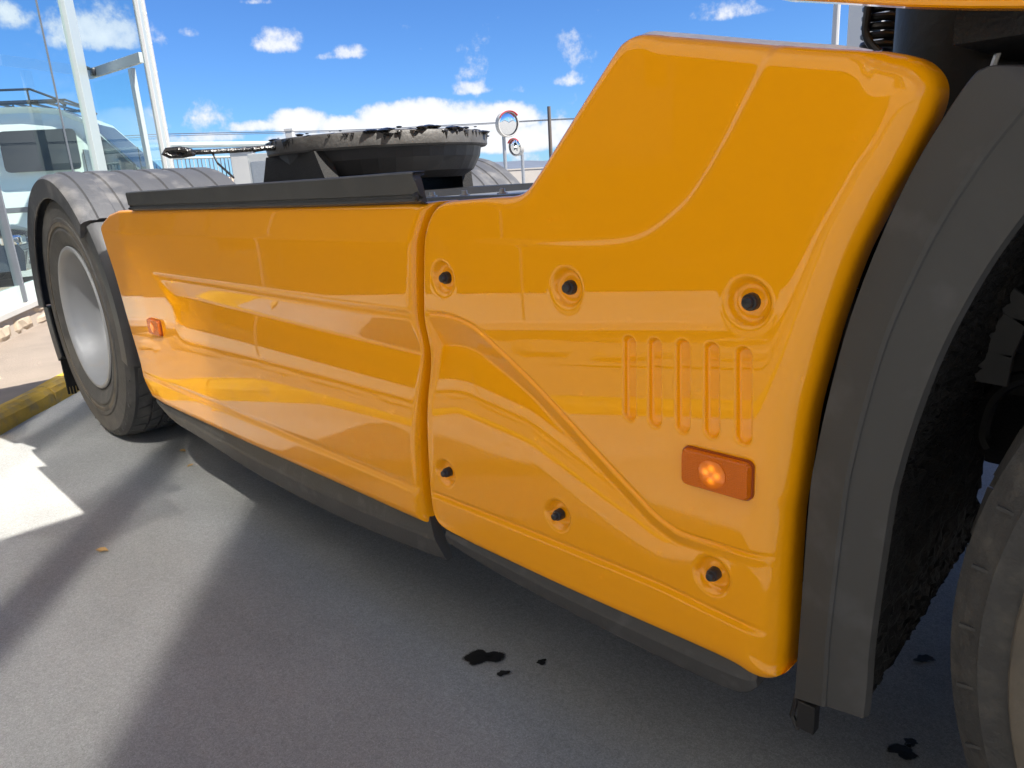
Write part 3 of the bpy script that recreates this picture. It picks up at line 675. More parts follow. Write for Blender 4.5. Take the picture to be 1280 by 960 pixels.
# --- wheels
def wheel(name, c, steer=0, side=1, tread=True, sm=TYRE, spokes=True, R_t=.585, w=.31):
    Rm = Matrix.Rotation(steer, 3, 'Z'); c = Vector(c)
    # c = centre of the outer sidewall plane; the axle points to +Y
    def prof_tyre():
        k_ = R_t - .545; p = [(.325, .03), (.335, .004), (.36, -.008), (.40, -.018), (.405, -.021), (.412, -.021), (.416, -.018), (.445, -.020), (.448, -.024), (.462, -.024), (.466, -.019), (.485, -.019), (.49 + k_, -.014), (.50 + k_, -.014), (.503 + k_, -.010), (.518 + k_, -.004), (.522 + k_, .0), (.534 + k_, .012), (R_t - .012, .024)]
        q = [(R_t - .012, .024), (R_t - .010, .06), (R_t - .010, w - .06), (R_t - .012, w - .024)]
        return p + q[1:] + [(r, w - h) for r, h in reversed(p[:-1])]
    d_ = MB()
    d_.lathe([(.318, .035), (.337, -.004), (.333, -.010), (.322, -.010), (.312, .0), (.306, .02), (.300, .05), (.292, .07), (.288, .12), (.284, .145), (.270, .168), (.230, .182), (.19, .178), (.165, .165), (.14, .15), (.135, .12), (.12, .105), (.05, .10), (0, .10)], c, n=72, R=Rm)
    for k in range(10):
        a = 2 * math.pi * k / 10; d_.lathe([(0, -.035), (.014, -.034), (.016, -.002), (.018, .0)], c + Rm @ Vector((.205 * math.cos(a), .178, .205 * math.sin(a))), n=8, R=Rm)
    hub = d_.build(name, RIM, truck, smooth=True)
    t = MB(); t.lathe(prof_tyre(), c, n=96, R=Rm)
    # tread blocks
    nb = 46
    for i in range(nb):
        for row, (h0, h1) in enumerate(((.026, .078), (.086, .134), (.142, w - .142), (w - .134, w - .086), (w - .078, w - .026))):
            a0 = 2 * math.pi * (i + (.5 if row % 2 else 0)) / nb; a1 = a0 + 2 * math.pi / nb * .82; sk = (.25 if row < 2 else -.25) * 2 * math.pi / nb
            ri = R_t - .016; ro = R_t; V_ = []
            for r in (ri, ro):
                q = .0 if r == ri else .002
                for aa, hh in ((a0 + q, h0 + q), (a1 - q, h0 + q), (a1 + sk - q, h1 - q), (a0 + sk + q, h1 - q)):
                    rr = r - (.010 if r == ro and (hh < .04 or hh > w - .04) else 0); V_.append(c + Rm @ Vector((rr * math.cos(aa), hh, rr * math.sin(aa))))
            t.add(V_, [(0, 1, 2, 3), (4, 5, 6, 7), (0, 1, 5, 4), (1, 2, 6, 5), (2, 3, 7, 6), (3, 0, 4, 7)])
        # shoulder bars on the sidewall
        a = 2 * math.pi * i / nb
        t.box(c + Rm @ Vector(((R_t - .033) * math.cos(a), -.007, (R_t - .033) * math.sin(a))), (.020, .004, .004), Rm @ Matrix.Rotation(-a, 3, 'Y'))
    q0 = .425 if sm is TYRE else R_t - .098
    t.lathe([(q0, -.0165), (q0 + .002, -.0225), (q0 + .015, -.0240), (q0 + .021, -.0215), (q0 + .024, -.015)], c, n=96, k=1, R=Rm)
    t.build('tyre', [sm, TYRD], hub, smooth=True)
    return hub
RW = (-3.84, .905, .585)
rw = wheel('drive_wheel', RW)
wheel('drive_wheel', (-3.84, 1.27, .585))
wheel('drive_wheel', (-3.84, 3.05, .585))
fw = wheel('steer_wheel', (.382, .85, .585), sm=TYRF)

# --- rear mudguards
def mudguard(name, cx, cz, y0, y1, a0, a1, r0, r1, m, ribs=True, lip=True, n=40, flip=False):
    """sheet swept round the wheel: flange on the y0 side, ribbed crown to y1; angles in degrees from +X"""
    pr = []
    if lip: pr += [(r0, y0 + .012), (r0 - .004, y0 + .004), (r0, y0), (r0 + (r1 - r0) * .8, y0 - .004), (r1 - .008, y0 + .008), (r1, y0 + .028)]
    else: pr += [(r1, y0)]
    y = y0 + .06; k = 0
    while y < y1 - .05 and ribs:
        pr += [(r1, y), (r1 + .007, y + .006), (r1 + .007, y + .077), (r1, y + .083)]; y += .115
    pr += [(r1, y1), (r1 - .012, y1), (r1 - .012, y0 + .035)]
    V_ = []; Fc = []; m_ = len(pr)
    for i in range(n + 1):
        a = math.radians(a0 + (a1 - a0) * i / n)
        for r, yy in pr: V_.append((cx + r * math.cos(a), yy, cz + r * math.sin(a)))
    for i in range(n):
        for j in range(m_ - 1): Fc.append((i * m_ + j, i * m_ + j + 1, (i + 1) * m_ + j + 1, (i + 1) * m_ + j))
    Fc += [tuple(range(m_)), tuple(n * m_ + j for j in range(m_))]
    o = mesh(name, V_, Fc, m, truck, smooth=True); o.data.set_sharp_from_angle(angle=math.radians(28)); return o
mudguard('mudguard', -3.87, .575, .865, 1.60, 44, 178, .565, .665, FEND)
mudguard('mudguard_section', -3.87, .575, .885, 1.60, -12, 43.2, .56, .66, PLA, ribs=False)
mudguard('mudguard', -3.87, .575, 2.70, 3.42, -8, 186, .60, .665, FEND)
mudguard('mudguard_section', -3.87, .575, .885, 1.60, 178.6, 205, .575, .665, PLA, ribs=False)
# spray flap with a fringed end behind the wheel
b = MB(); xr = -3.87 + .62 * math.cos(math.radians(205)); zr = .575 + .62 * math.sin(math.radians(205))
b.box((xr - .02, 1.24, zr - .06), (.022, .70, .2))
for k in range(46): b.box((xr - .02 + random.uniform(-.006, .006), .895 + k * .0152, zr - .17), (.012, .010, random.uniform(.04, .07)))
b.build('spray_flap', BLKM, truck)

# --- front wheel arch
AL = [(993, 872), (995, 850), (1000, 780), (1012, 620), (1020, 570), (1035, 500), (1062, 400), (1100, 300), (1140, 215), (1185, 140), (1215, 98), (1230, 87), (1252, 83), (1330, 86)]
AF = [(1029, 884), (1031, 850), (1036, 780), (1055, 625), (1064, 578), (1078, 520), (1106, 425), (1146, 333), (1184, 263), (1228, 196), (1262, 153), (1282, 131), (1310, 112), (1390, 105)]
AR = [(1079, 898), (1083, 862), (1089, 790), (1111, 640), (1121, 594), (1140, 530), (1172, 446), (1212, 368), (1252, 305), (1300, 243), (1335, 206), (1358, 186), (1390, 170), (1480, 165)]
al, af, ar = catmull(AL, 4), catmull(AF, 4), catmull(AR, 4); V_ = []; Fc = []
for a, b_, c_ in zip(al, af, ar):
    A_ = onY(a, .898); B_ = onY(b_, .875); C_ = onY(c_, .885)
    V_ += [(A_[0] - .01, 1.34, A_[2] + .03), A_ + np.array([-.008, .03, .004]), A_, A_ + (B_ - A_) * .94, B_ + np.array([.002, .002, 0]), B_ + (C_ - B_) * .06 + np.array([0, .004, 0]), B_ + (C_ - B_) * .95, C_, C_ + np.array([.004, .012, 0])]
m_ = 9
for i in range(len(al) - 1):
    for j in range(m_ - 1): Fc.append((i * m_ + j, i * m_ + j + 1, (i + 1) * m_ + j + 1, (i + 1) * m_ + j))
arch = mesh('wheel_arch', V_, Fc, mat('arch_plastic', (.058, .058, .057), .6, spec=.25, var=.08, vscale=8, bump=.05, bscale=600, dirt=(.085, .085, .087), dscale=14, dlo=.56, dhi=.8), truck, smooth=True); arch.data.set_sharp_from_angle(angle=math.radians(24))
# inner liner with its bristly spray mat: many thin fins
V_ = []; Fc = []
ar = catmull(AR, 14)
for i, c_ in enumerate(ar):
    C_ = onY(c_, .885)
    for y in np.linspace(.90, 1.42, 41):
        V_.append((C_[0] - .012 + rng.normal(0, .003), y, max(C_[2], .36 + .15 * (y - .9)) + rng.normal(0, .003)))
for i in range(len(ar) - 1):
    for j in range(40): Fc.append((i * 41 + j, i * 41 + j + 1, (i + 1) * 41 + j + 1, (i + 1) * 41 + j))
liner = mesh('arch_liner', V_, Fc, BLKM, truck)
# pieces of the front suspension seen in the dark of the arch
b = MB(); pA = [Vector(onY(p, 1.22)) for p in ((1285, 372), (1262, 395), (1243, 440), (1236, 478))]
for k in range(3): dv = pA[k + 1] - pA[k]; b.box((pA[k] + pA[k + 1]) / 2, (dv.length * 1.06, .05, .010), dv.to_track_quat('X', 'Y').to_matrix())
b.build('bracket_strap', PLA, truck, bev=.002)
MB().tube([onY(p, 1.30) for p in catmull([(1290, 470), (1262, 478), (1238, 500), (1226, 540), (1232, 560)], 5)], .012, 8).build('brake_hose', HOSE, truck, smooth=True)
b = MB(); cS = onY((1268, 520), 1.55); b.lathe([(0, -.16), (.09, -.15), (.105, -.08), (.085, -.02), (.105, .05), (.085, .10), (.10, .16), (0, .17)], (cS[0] + .12, cS[1], cS[2]), axis='Z', n=24); b.build('air_spring', BLKM, truck, smooth=True)
# small bracket tab under the arch
c = onY((1010, 893), .93); b = MB(); b.box((c[0], .93, c[2]), (.028, .02, .05), bev=.003); b.tube([(c[0] - .016, .925, c[2] + .03), (c[0] - .022, .925, c[2] - .01), (c[0] - .012, .925, c[2] - .03)], .004, 6)
b.build('arch_bracket', BLK, truck)
# cable behind the fairing's front edge
b = MB(); b.tube([onY(p, 1.02) for p in catmull([(1068, 360), (1050, 450), (1030, 560), (1006, 700), (1004, 760), (992, 800), (985, 822)], 4)], .006, 8)
cb = b.build('brake_cable', HOSE, truck, smooth=True)
c = onY((1002, 733), 1.0); MB().box(c, (.014, .012, .010)).build('cable_tie', STEEL, cb)

# --- chassis, deck, fifth wheel
b = MB()
for y in (1.62, 2.62): b.box((-1.9, y, .80), (6.2, .08, .30)); b.box((-1.9, y + (.05 if y < 2 else -.05), .955), (6.2, .10, .012)); b.box((-1.9, y + (.05 if y < 2 else -.05), .645), (6.2, .10, .012))
b.build('frame_rail', BLK, truck)
MB().box((-3.84, 2.13, .585), (.2, 2.2, .2), bev=.06).build('drive_axle', BLK, truck)
MB().box((.45, 2.13, .50), (.16, 2.0, .16), bev=.04).build('steer_axle', BLK, truck)
MB().box((-2.0, 1.25, .66), (1.7, .56, .56), bev=.06).build('fuel_tank', BLK, truck)
MB().box((-2.0, 3.0, .66), (1.7, .56, .56), bev=.06).build('battery_box', BLK, truck)
MB().box((-.78, 1.35, .70), (.70, .6, .62), bev=.03).build('silencer', BLK, truck)
MB().box((.2, 2.13, .85), (1.2, .9, .8), bev=.05).build('engine', BLKM, truck)
b = MB(); b.box((-1.95, 1.945, 1.03), (2.4, 2.05, .022)); b.box((-1.75, 1.20, 1.035), (1.9, .05, .06)); b.build('deck_plate', GREY, truck)  # deck, widened out of sight to block stray slits of sun
b = MB(); b.box((-1.65, 1.05, 1.028), (.95, .14, .018)); b.box((-1.65, .965, 1.034), (.95, .02, .03)); b.build('deck_edge', STEEL, truck)
for x in (-2.25, -2.05, -1.88, -1.7, -1.55, -1.4):
    MB().lathe([(0, .03), (.009, .029), (.010, .018), (.017, .017), (.018, 0)], (x, 1.62, 1.041), axis='Z', n=8).build('deck_bolt', STEEL, truck)
fx, fy = -3.13, 2.17
# plate: round horseshoe with greasy rim
b = MB(); b.lathe([(0, .012), (.49, .012), (.522, .006), (.53, -.006), (.53, -.050), (.522, -.058), (.43, -.060), (.40, -.05), (.38, -.04), (0, -.04)], (fx, fy, 1.318), axis='Z', n=64)
fifth = b.build('fifth_wheel', CAST, truck, smooth=True)
b = MB()
for k in range(170):
    a = rng.uniform(0, 2 * math.pi); r = .525 + rng.uniform(-.06, .008); s_ = .004 + .024 * rng.random() ** 2.5
    bm_c = Vector((fx + r * math.cos(a), fy + r * math.sin(a), 1.328 + rng.uniform(-.008, .012) - (.0 if r < .52 else rng.uniform(0, .03))))
    b.lathe([(0, s_ * .3), (s_ * .8, s_ * .2), (s_ * 1.5, 0), (s_ * .9, -s_ * .5), (0, -s_ * .6)], bm_c, axis='Z', n=7)
for k in range(70):
    a = rng.uniform(0, 2 * math.pi); w = rng.uniform(.004, .012); l_ = rng.uniform(.01, .045); p = Vector((fx + .531 * math.cos(a), fy + .531 * math.sin(a), 1.322)); tv = Vector((-math.sin(a), math.cos(a), 0))
    b.add([p - tv * w * 1.6, p + tv * w * 1.6, p + tv * w * .7 - Vector((0, 0, l_ * .6)), p - Vector((0, 0, l_)), p - tv * w * .7 - Vector((0, 0, l_ * .6)), p + Vector((math.cos(a), math.sin(a), 0)) * .004 - Vector((0, 0, l_ * .4))], [(0, 1, 5), (1, 2, 5), (2, 3, 5), (3, 4, 5), (4, 0, 5)])
tag(b.build('grease', GREASE, fifth, smooth=True), kind='stuff')
b = MB()
for k in range(40):
    a = 2 * math.pi * k / 40; b.box((fx + .37 * math.cos(a), fy + .37 * math.sin(a), 1.245), (.08, .010, .03), Matrix.Rotation(a, 3, 'Z'))
b.lathe([(.50, .012), (.49, -.04), (.455, -.10), (.40, -.13), (.0, -.13)], (fx, fy, 1.255), axis='Z', n=40)
b.build('plate_ribs', BLK, fifth)
for sgn in (-1, 1):
    y = fy + sgn * .42
    MB().prism([(fx - .34, y, 1.045), (fx + (.34 if sgn < 0 else .12), y, 1.045), (fx + (.22 if sgn < 0 else .10), y, 1.26), (fx - .22, y, 1.26)], (0, .07 * sgn, 0)).build('pedestal', BLKM, fifth)
MB().box((fx + .02, fy, 1.055), (1.1, 1.15, .03)).build('mounting_plate', BLK, fifth)
hp = [onY(p, y) for p, y in (((346, 184), 1.72), ((300, 187.5), 1.52), ((255, 190), 1.36), ((236, 190.5), 1.31))]
b = MB(); b.tube(hp, .011, 8); lp = [onY(p, y) for p, y in (((240, 190), 1.31), ((225, 187), 1.27), ((208, 189), 1.22), ((205, 191), 1.21), ((212, 194), 1.23), ((228, 193.5), 1.28), ((242, 191), 1.31))]
b.tube(lp, .014, 8); hp2 = [onY(p, y) for p, y in (((392, 183), 1.8), ((330, 185), 1.6), ((316, 187), 1.55))]; b.tube(hp2, .012, 8)
b.build('release_handle', GREASE, fifth, smooth=True)
MB().tube([onY(p, 1.72) for p in catmull([(400, 180), (399, 195), (391, 212), (378, 223)], 4)], .006, 6).build('safety_cord', STEEL, fifth)
MB().tube([onY(p, 1.4) for p in [(266, 192), (272, 204), (292, 222)]], .005, 6).build('safety_cord', HOSE, fifth)
b = MB()
for p in ((366, 205), (372, 204)): c = onY(p, 1.75); b.box(c, (.03, .02, .05))
b.build('red_reflector', mat('faded_red_lens', (.35, .05, .05), .4), fifth)

# --- cab over the frame (its lower edge just enters the picture)
b = MB()
b.box((.85, 2.13, 2.28), (2.0, 2.44, 2.06), bev=.05); b.box((.72, 2.13, 3.42), (2.25, 2.40, .46), bev=.07)
cab = b.build('cab', YEL, truck, smooth=True)
pf = [onY(p, .90) for p in [(968, -1.5), (1040, 2.0), (1130, 7.5), (1210, 9.5), (1290, 9.5)]]
poly = [tuple(p) for p in pf] + [(pf[-1][0], .90, 3.60), (-.45, .90, 3.60), (-.47, .90, 1.36)]
MB().prism(poly, (0, .035, 0)).build('side_deflector', YEL, truck, bev=.006)
MB().prism([(p[0], 3.33, max(p[2], 2.0)) for p in poly], (0, .035, 0)).build('side_deflector', YEL, truck, bev=.006)
b = MB(); b.box((.30, 2.13, 1.235), (1.15, 2.36, .05)); b.build('cab_floor', BLKM, truck)
c = onY((1150, 100), 1.35); b = MB(); xl = onY((1121, 60), 1.3)[0]; b.box((xl + .45, 1.85, 1.14), (.90, 1.1, .70), bev=.02); b.lathe([(0, -.25), (.09, -.25), (.10, -.22), (.10, .42), (0, .42)], (xl + .10, 1.30, 1.05), axis='Z', n=28); b.build('air_intake', BLK, truck, smooth=True)
MB().tube([onY(p, 1.1) for p in catmull([(1256, 12), (1254, 40), (1248, 65), (1240, 90), (1236, 130)], 4)], .004, 6).build('vent_hose', STEEL, truck, smooth=True)
b = MB()
for k, (p, q) in enumerate((((1128, 197), (1172, 193)), ((1126, 205), (1170, 202)), ((1122, 212), (1165, 210)))):
    b.tube([onY(p, 1.9), onY(q, 1.9)], .012, 8)
b.build('air_pipe', GREY, truck, smooth=True)
# coiled air line and the plain one beside it
hx = [onY((1104, 4), 1.9), onY((1099, 62), 1.9)]; pts = []
for k in range(150):
    t = k / 149; a = t * 2 * math.pi * 5.6; p = hx[0] + (hx[1] - hx[0]) * (t * 1.1 - .02); pts.append((p[0] + .035 * math.cos(a), p[1] + .035 * math.sin(a), p[2]))
MB().tube(pts, .0085, 8).build('coiled_air_hose', HOSE, truck, smooth=True)
MB().tube([onY(p, 1.85) for p in catmull([(1088, -6), (1084, 18), (1082, 40), (1088, 55), (1099, 66)], 5)], .009, 8).build('air_hose', HOSE, truck, smooth=True)

# lower front corner of the cab so the front wheel stands under bodywork
b = MB(); b.box((1.25, 2.13, .75), (1.0, 2.40, .80), bev=.05); b.build('bumper', YEL, truck, smooth=True)

# ------------------------------------------------------------------ things seen past the truck
def frame_at(px, py, depth):
    return at(px, py, depth)
RT = np.array([.7, .714]); RT = RT / np.linalg.norm(RT); FW = np.array([-.726, .688])
# van behind the glass
vd = RT + .20 * FW; vd = vd / np.linalg.norm(vd); va = math.atan2(vd[1], vd[0])
def van():
    nose = at(236, 232, 15.0); base = Vector((nose[0], nose[1], 0)); ex = Vector((vd[0], vd[1], 0)); ey = Vector((-vd[1], vd[0], 0))
    root = thing('panel_van', 'pale high roof van with dark side windows and roof rack parked beyond the glass', 'van', tuple(base))
    def q(x, y, z): return base + ex * x + ey * y + Vector((0, 0, z))           # x: from the nose (negative = back), y: away from us
    prof = [(-6.0, .42), (-6.02, 1.3), (-5.95, 2.55), (-5.75, 2.80), (-5.2, 2.86), (-2.6, 2.86), (-2.1, 2.80), (-1.72, 2.62), (-1.0, 1.80), (-.72, 1.52), (-.16, 1.32), (-.03, 1.1), (.0, .7), (-.06, .42)]
    V_ = []; Fc = []; n = len(prof)
    for y, ins in ((.10, .06), (.0, 0), (.0, 0)): pass
    rings = [(.07, 1), (.0, 0), (2.0, 0), (1.93, 1)]
    rings = [(.14, .10), (.03, .03), (0, 0), (2.05, 0), (2.02, .03), (1.91, .10)]
    for y, ins in rings:
        for x, z in prof:
            zz = z - (ins * (1 if z > 1.4 else .2)); lean = .10 * max(0, (zz - 1.2)) / 1.6
            yy = y + (lean if y < 1 else -lean); V_.append(q(x * (1 - ins * .01), yy, zz))
    for i in range(len(rings) - 1):
        for j in range(n): Fc.append((i * n + j, i * n + (j + 1) % n, (i + 1) * n + (j + 1) % n, (i + 1) * n + j))
    Fc += [tuple(range(n)), tuple((len(rings) - 1) * n + j for j in range(n))[::-1]]
    body = mesh('body', V_, Fc, VANP, root, smooth=True); body.data.set_sharp_from_angle(angle=math.radians(50))
    def side_win(name, poly, r=.06, off=-.012, m=VGLS):
        P = []
        k = len(poly)
        for i in range(k):
            a = Vector(poly[i]); p = Vector(poly[i - 1]); nx = Vector(poly[(i + 1) % k])
            u = (p - a).normalized() * r; w = (nx - a).normalized() * r
            for t in (0, .33, .66, 1): P.append(a + u * (1 - t) ** 2 + w * t ** 2)
        def lean(z): return .10 * max(0, z - 1.2) / 1.6
        MB().prism([q(x, off + lean(z) - .004, z) for x, z in P], ey * .03).build(name, m, root)
    side_win('side_window', [(-3.18, 1.70), (-1.86, 1.70), (-1.86, 2.44), (-3.18, 2.44)], .10)
    side_win('side_window', [(-4.9, 1.70), (-3.5, 1.70), (-3.5, 2.44), (-4.9, 2.44)], .10)
    side_win('door_window', [(-1.66, 1.68), (-.86, 1.62), (-1.02, 1.80), (-1.42, 2.28), (-1.66, 2.36)], .07)
    # sliding-door and door shut lines
    for x in (-3.38, -1.77, -.80, -5.1): MB().box(q(x, .012, 1.3), (.012, .02, 1.5), Matrix.Rotation(va, 3, 'Z')).build('shut_line', BLK, root)
    MB().box(q(-3.0, .0, 1.02), (5.2, .035, .10), Matrix.Rotation(va, 3, 'Z'), bev=.01).build('rubbing_strip', GREY, root)
    # windscreen
    MB().add([q(-1.66, .22, 2.56), q(-1.66, 1.83, 2.56), q(-.80, 1.95, 1.60), q(-.80, .10, 1.60)], [(0, 1, 2, 3)]).build('windscreen', VGLS, root)
    b = MB(); b.box(q(-.95, -.14, 1.62), (.16, .16, .26), Matrix.Rotation(va, 3, 'Z'), bev=.03); b.build('wing_mirror', BLK, root)
    MB().box(q(-3.55, -.01, 1.35), (.2, .04, .05), Matrix.Rotation(va, 3, 'Z'), bev=.01).build('door_handle', BLK, root)
    b = MB()
    for y in (.15, 1.85):
        b.tube([q(-5.7, y, 3.16), q(-2.5, y, 3.16), q(-2.1, y, 2.98), q(-1.95, y, 2.85)], .022, 8)
        b.tube([q(-5.7, y, 2.93), q(-2.1, y, 2.93)], .03, 8)
        for x in (-5.4, -4.4, -3.5, -2.55): b.tube([q(x, y, 2.84), q(x, y, 3.16)], .018, 6)
    for k in range(14): b.box(q(-5.6 + k * .27, 1.0, 2.95), (.06, 1.74, .03), Matrix.Rotation(va, 3, 'Z'))
    b.build('roof_rack', BLK, root)
    for x in (-1.05, -4.75):
        for y in (.0, 1.80):
            d_ = MB(); d_.lathe([(0, .02), (.2, .02), (.22, 0), (.34, .01), (.36, .04), (.36, .22), (0, .22)], q(x, y, .36), n=28, R=Matrix.Rotation(va, 3, 'Z')); d_.build('wheel', TYRE, root, smooth=True)
    root.scale = (1.05, 1.05, 1.05)
van()
# dark car standing nose first in front of the van
def car(name, label, nose_px, depth, ang, m, length=4.2, hgt=1.45, group=None):
    nose = at(*nose_px, depth); base = Vector((nose[0], nose[1], 0)); ex = Vector((math.cos(ang), math.sin(ang), 0)); ey = Vector((-ex.y, ex.x, 0)); R_ = Matrix.Rotation(ang, 3, 'Z')
    root = thing(name, label, 'car', tuple(base), group)
    def q(x, y, z): return base + ex * x + ey * y + Vector((0, 0, z))
    prof = [(-length, .35), (-length - .02, .75), (-length + .15, .98), (-length + .45, 1.05), (-length + 1.1, hgt - .03), (-length + 2.0, hgt), (-length + 2.6, hgt - .08), (-1.15, .98), (-.45, .86), (-.1, .72), (0, .55), (-.03, .3)]
    n = len(prof); V_ = []; Fc = []; rings = [(.16, .07), (.04, .02), (0, 0), (1.75, 0), (1.71, .02), (1.59, .07)]
    for y, ins in rings:
        for x, z in prof:
            le = .22 * max(0, z - .95); V_.append(q(x * (1 - ins * .05), y + (le if y < 1 else -le), z - ins * (z > .6)))
    for i in range(5):
        for j in range(n): Fc.append((i * n + j, i * n + (j + 1) % n, (i + 1) * n + (j + 1) % n, (i + 1) * n + j))
    Fc += [tuple(range(n)), tuple(5 * n + j for j in range(n))[::-1]]
    o = mesh('body', V_, Fc, m, root, smooth=True); o.data.set_sharp_from_angle(angle=math.radians(45))
    for x0, x1 in ((-length + 1.0, -length + 1.9), (-length + 1.98, -length + 2.75)):
        MB().prism([q(x0, .03, 1.0), q(x1 + .1, .03, 1.0), q(x1 - .3, .095, hgt - .12), q(x0 + .2, .095, hgt - .12)], ey * .03).build('side_window', VGLS, root)
    MB().add([q(-length + 2.62, .2, hgt - .09), q(-length + 2.62, 1.55, hgt - .09), q(-1.13, 1.62, .985), q(-1.13, .12, .985)], [(0, 1, 2, 3)]).build('windscreen', VGLS, root)
    for y in (.14, 1.42): MB().box(q(-.16, y + .1, .70), (.26, .26, .13), R_, bev=.03).build('headlight', MIR, root)
    for x in (-.85, -length + .8):
        for y in (-.01, 1.56): MB().lathe([(0, .03), (.2, .03), (.22, 0), (.30, .01), (.32, .03), (.32, .2), (0, .2)], q(x, y, .32), n=28, R=R_).build('wheel', TYRE, root, smooth=True)
car('parked_car', 'dark grey car with its nose at the left edge before the pale van', (27, 300), 9.6, va + .15, DARKCAR)
car('blue_car', 'blue car just past the white corner post, mostly hidden by the mudguard', (236, 240), 24, va, BLUE, hgt=1.75)

# sliding gate, its post and cabinet
g0 = at(205, 181.5, 17); g1 = at(362, 179.5, 19.5); gate = thing('sliding_gate', 'pale sliding gate with thin upright bars beyond the release handle', 'gate', (g0[0], g0[1], 0))
MB().tube([g0, g1], .07, 8).build('rail', FRM, gate)
lo = [Vector((p[0], p[1], .25)) for p in (g0, g1)]; MB().tube(lo, .06, 8).build('rail', FRM, gate)
mid = [Vector((p[0], p[1], p[2] - .30)) for p in (g0, g1)]; MB().tube(mid, .03, 8).build('rail', FRM, gate)
for k in range(34):
    t = (k + .5) / 34; p = Vector(g0).lerp(Vector(g1), t); MB().tube([(p.x, p.y, .28), (p.x, p.y, p.z - .28)], .014, 5).build('bar', GREY if k % 3 else FRM, gate)
def post(name, label, cat, px, ytop, depth, r, m, n=10, grp=None, w=None):
    p = at(px, ytop, depth); b = MB()
    if w: b.box((p[0], p[1], p[2] / 2), (w, w, p[2]), Matrix.Rotation(.75, 3, 'Z'), bev=.02); b.box((p[0], p[1], p[2] + .03), (w * 1.15, w * 1.15, .06), Matrix.Rotation(.75, 3, 'Z'))
    else: b.tube([(p[0], p[1], 0), (p[0], p[1], p[2])], r, n)
    return tag(b.build(name, m), label, cat, grp)
post('gate_post', 'white square gate post beside the left end of the coupling plate', 'post', 362, 164, 19.6, .1, WHT, w=.20)
p = at(328, 192, 15); cabn = thing('steel_cabinet', 'grey metal utility cabinet standing left of the greasy coupling', 'cabinet', (p[0], p[1], 0))
RZ = Matrix.Rotation(math.atan2(RT[1], RT[0]), 3, 'Z')
MB().box((p[0], p[1], p[2] / 2), (.50, .4, p[2]), RZ, bev=.01).build('body', mat('cabinet_steel', (.45, .45, .43), .5, metal=.3, var=.08), cabn)
q_ = Vector((p[0], p[1], p[2] / 2)) - Vector((FW[0], FW[1], 0)) * .205; MB().box(q_, (.40, .012, p[2] - .3), RZ, bev=.004).build('door', STEEL, cabn)
p = at(303, 190, 18); tag(MB().box((p[0], p[1], p[2] / 2), (.55, .3, p[2]), RZ, bev=.02).box((p[0], p[1], p[2] + .03), (.62, .36, .06), RZ).build('wall_pier', WHT), 'white rendered pier between gate bars and grey cabinet', 'pier')
# low wall of the yard and dry hillside behind it
a_ = at(180, 205, 30); b__ = at(760, 172, 42); d_ = Vector(b__) - Vector(a_); d_.z = 0
yw = MB(); mid_ = (Vector(a_) + Vector(b__)) / 2; yw.box((mid_.x, mid_.y, .75), (d_.length, .25, 1.5), Matrix.Rotation(math.atan2(d_.y, d_.x), 3, 'Z')); yw.box((mid_.x, mid_.y, 1.53), (d_.length, .33, .07), Matrix.Rotation(math.atan2(d_.y, d_.x), 3, 'Z'))
tag(yw.build('yard_wall', CONC), 'long low beige wall along the far side of the yard', 'wall')
def hills(name, r, h0, h1, m, seed, a0, a1, n=160):
    q = np.random.default_rng(seed); V_ = []; Fc = []; ph = q.uniform(0, 6, 6)
    for i in range(n + 1):
        a = a0 + (a1 - a0) * i / n; hh = h0 + (h1 - h0) * (.5 + .25 * math.sin(a * 5 + ph[0]) + .15 * math.sin(a * 13 + ph[1]) + .07 * math.sin(a * 37 + ph[2]) + .03 * math.sin(a * 90 + ph[3]))
        for f, rr in ((0, r), (.55, r * 1.06), (1, r * 1.15), (0, r * 1.4)): V_.append((rr * math.cos(a), rr * math.sin(a), hh * f - (.3 if f == 0 else 0)))
    for i in range(n):
        for j in range(3): Fc.append((i * 4 + j, i * 4 + j + 1, i * 4 + 5 + j, i * 4 + 4 + j))
    tag(mesh(name, V_, Fc, m, smooth=True), kind='structure')
hills('hills', 2600, 20, 110, HILL, 3, 0, 2 * math.pi, 400)
hills('dry_hillside', 260, 3, 12.5, HILLB, 8, math.radians(146), math.radians(172), 60)
# bush
def bush(name, label, px, py, depth, rad, hgt, n=1100):
    c = at(px, py, depth); root = thing(name, label, 'bush', (c[0], c[1], 0)); b = MB()
    for k in range(n):
        v = rng.normal(0, 1, 3); v /= np.linalg.norm(v); r = rng.random() ** .4
        lump = 1 + .25 * math.sin(v[0] * 5 + v[2] * 4)
        p = Vector((c[0] + v[0] * rad * r * lump, c[1] + v[1] * rad * r * lump, hgt * .55 + v[2] * hgt * .46 * r * lump)); s_ = rng.uniform(.03, .07)
        u = Vector(rng.normal(0, 1, 3)).normalized(); w = u.orthogonal().normalized()
        b.add([p - u * s_, p + w * s_ * .5, p + u * s_, p - w * s_ * .5], [(0, 1, 2, 3)])
    b.build('foliage', FOL, root); MB().tube([(c[0], c[1], 0), (c[0] + .03, c[1], hgt * .5)], [.05, .02], 6).build('stem', mat('bark', (.1, .07, .05), .9), root)
bush('bush', 'yellow green bush between the white corner post and the gate', 233, 204, 21, .22, 1.62)
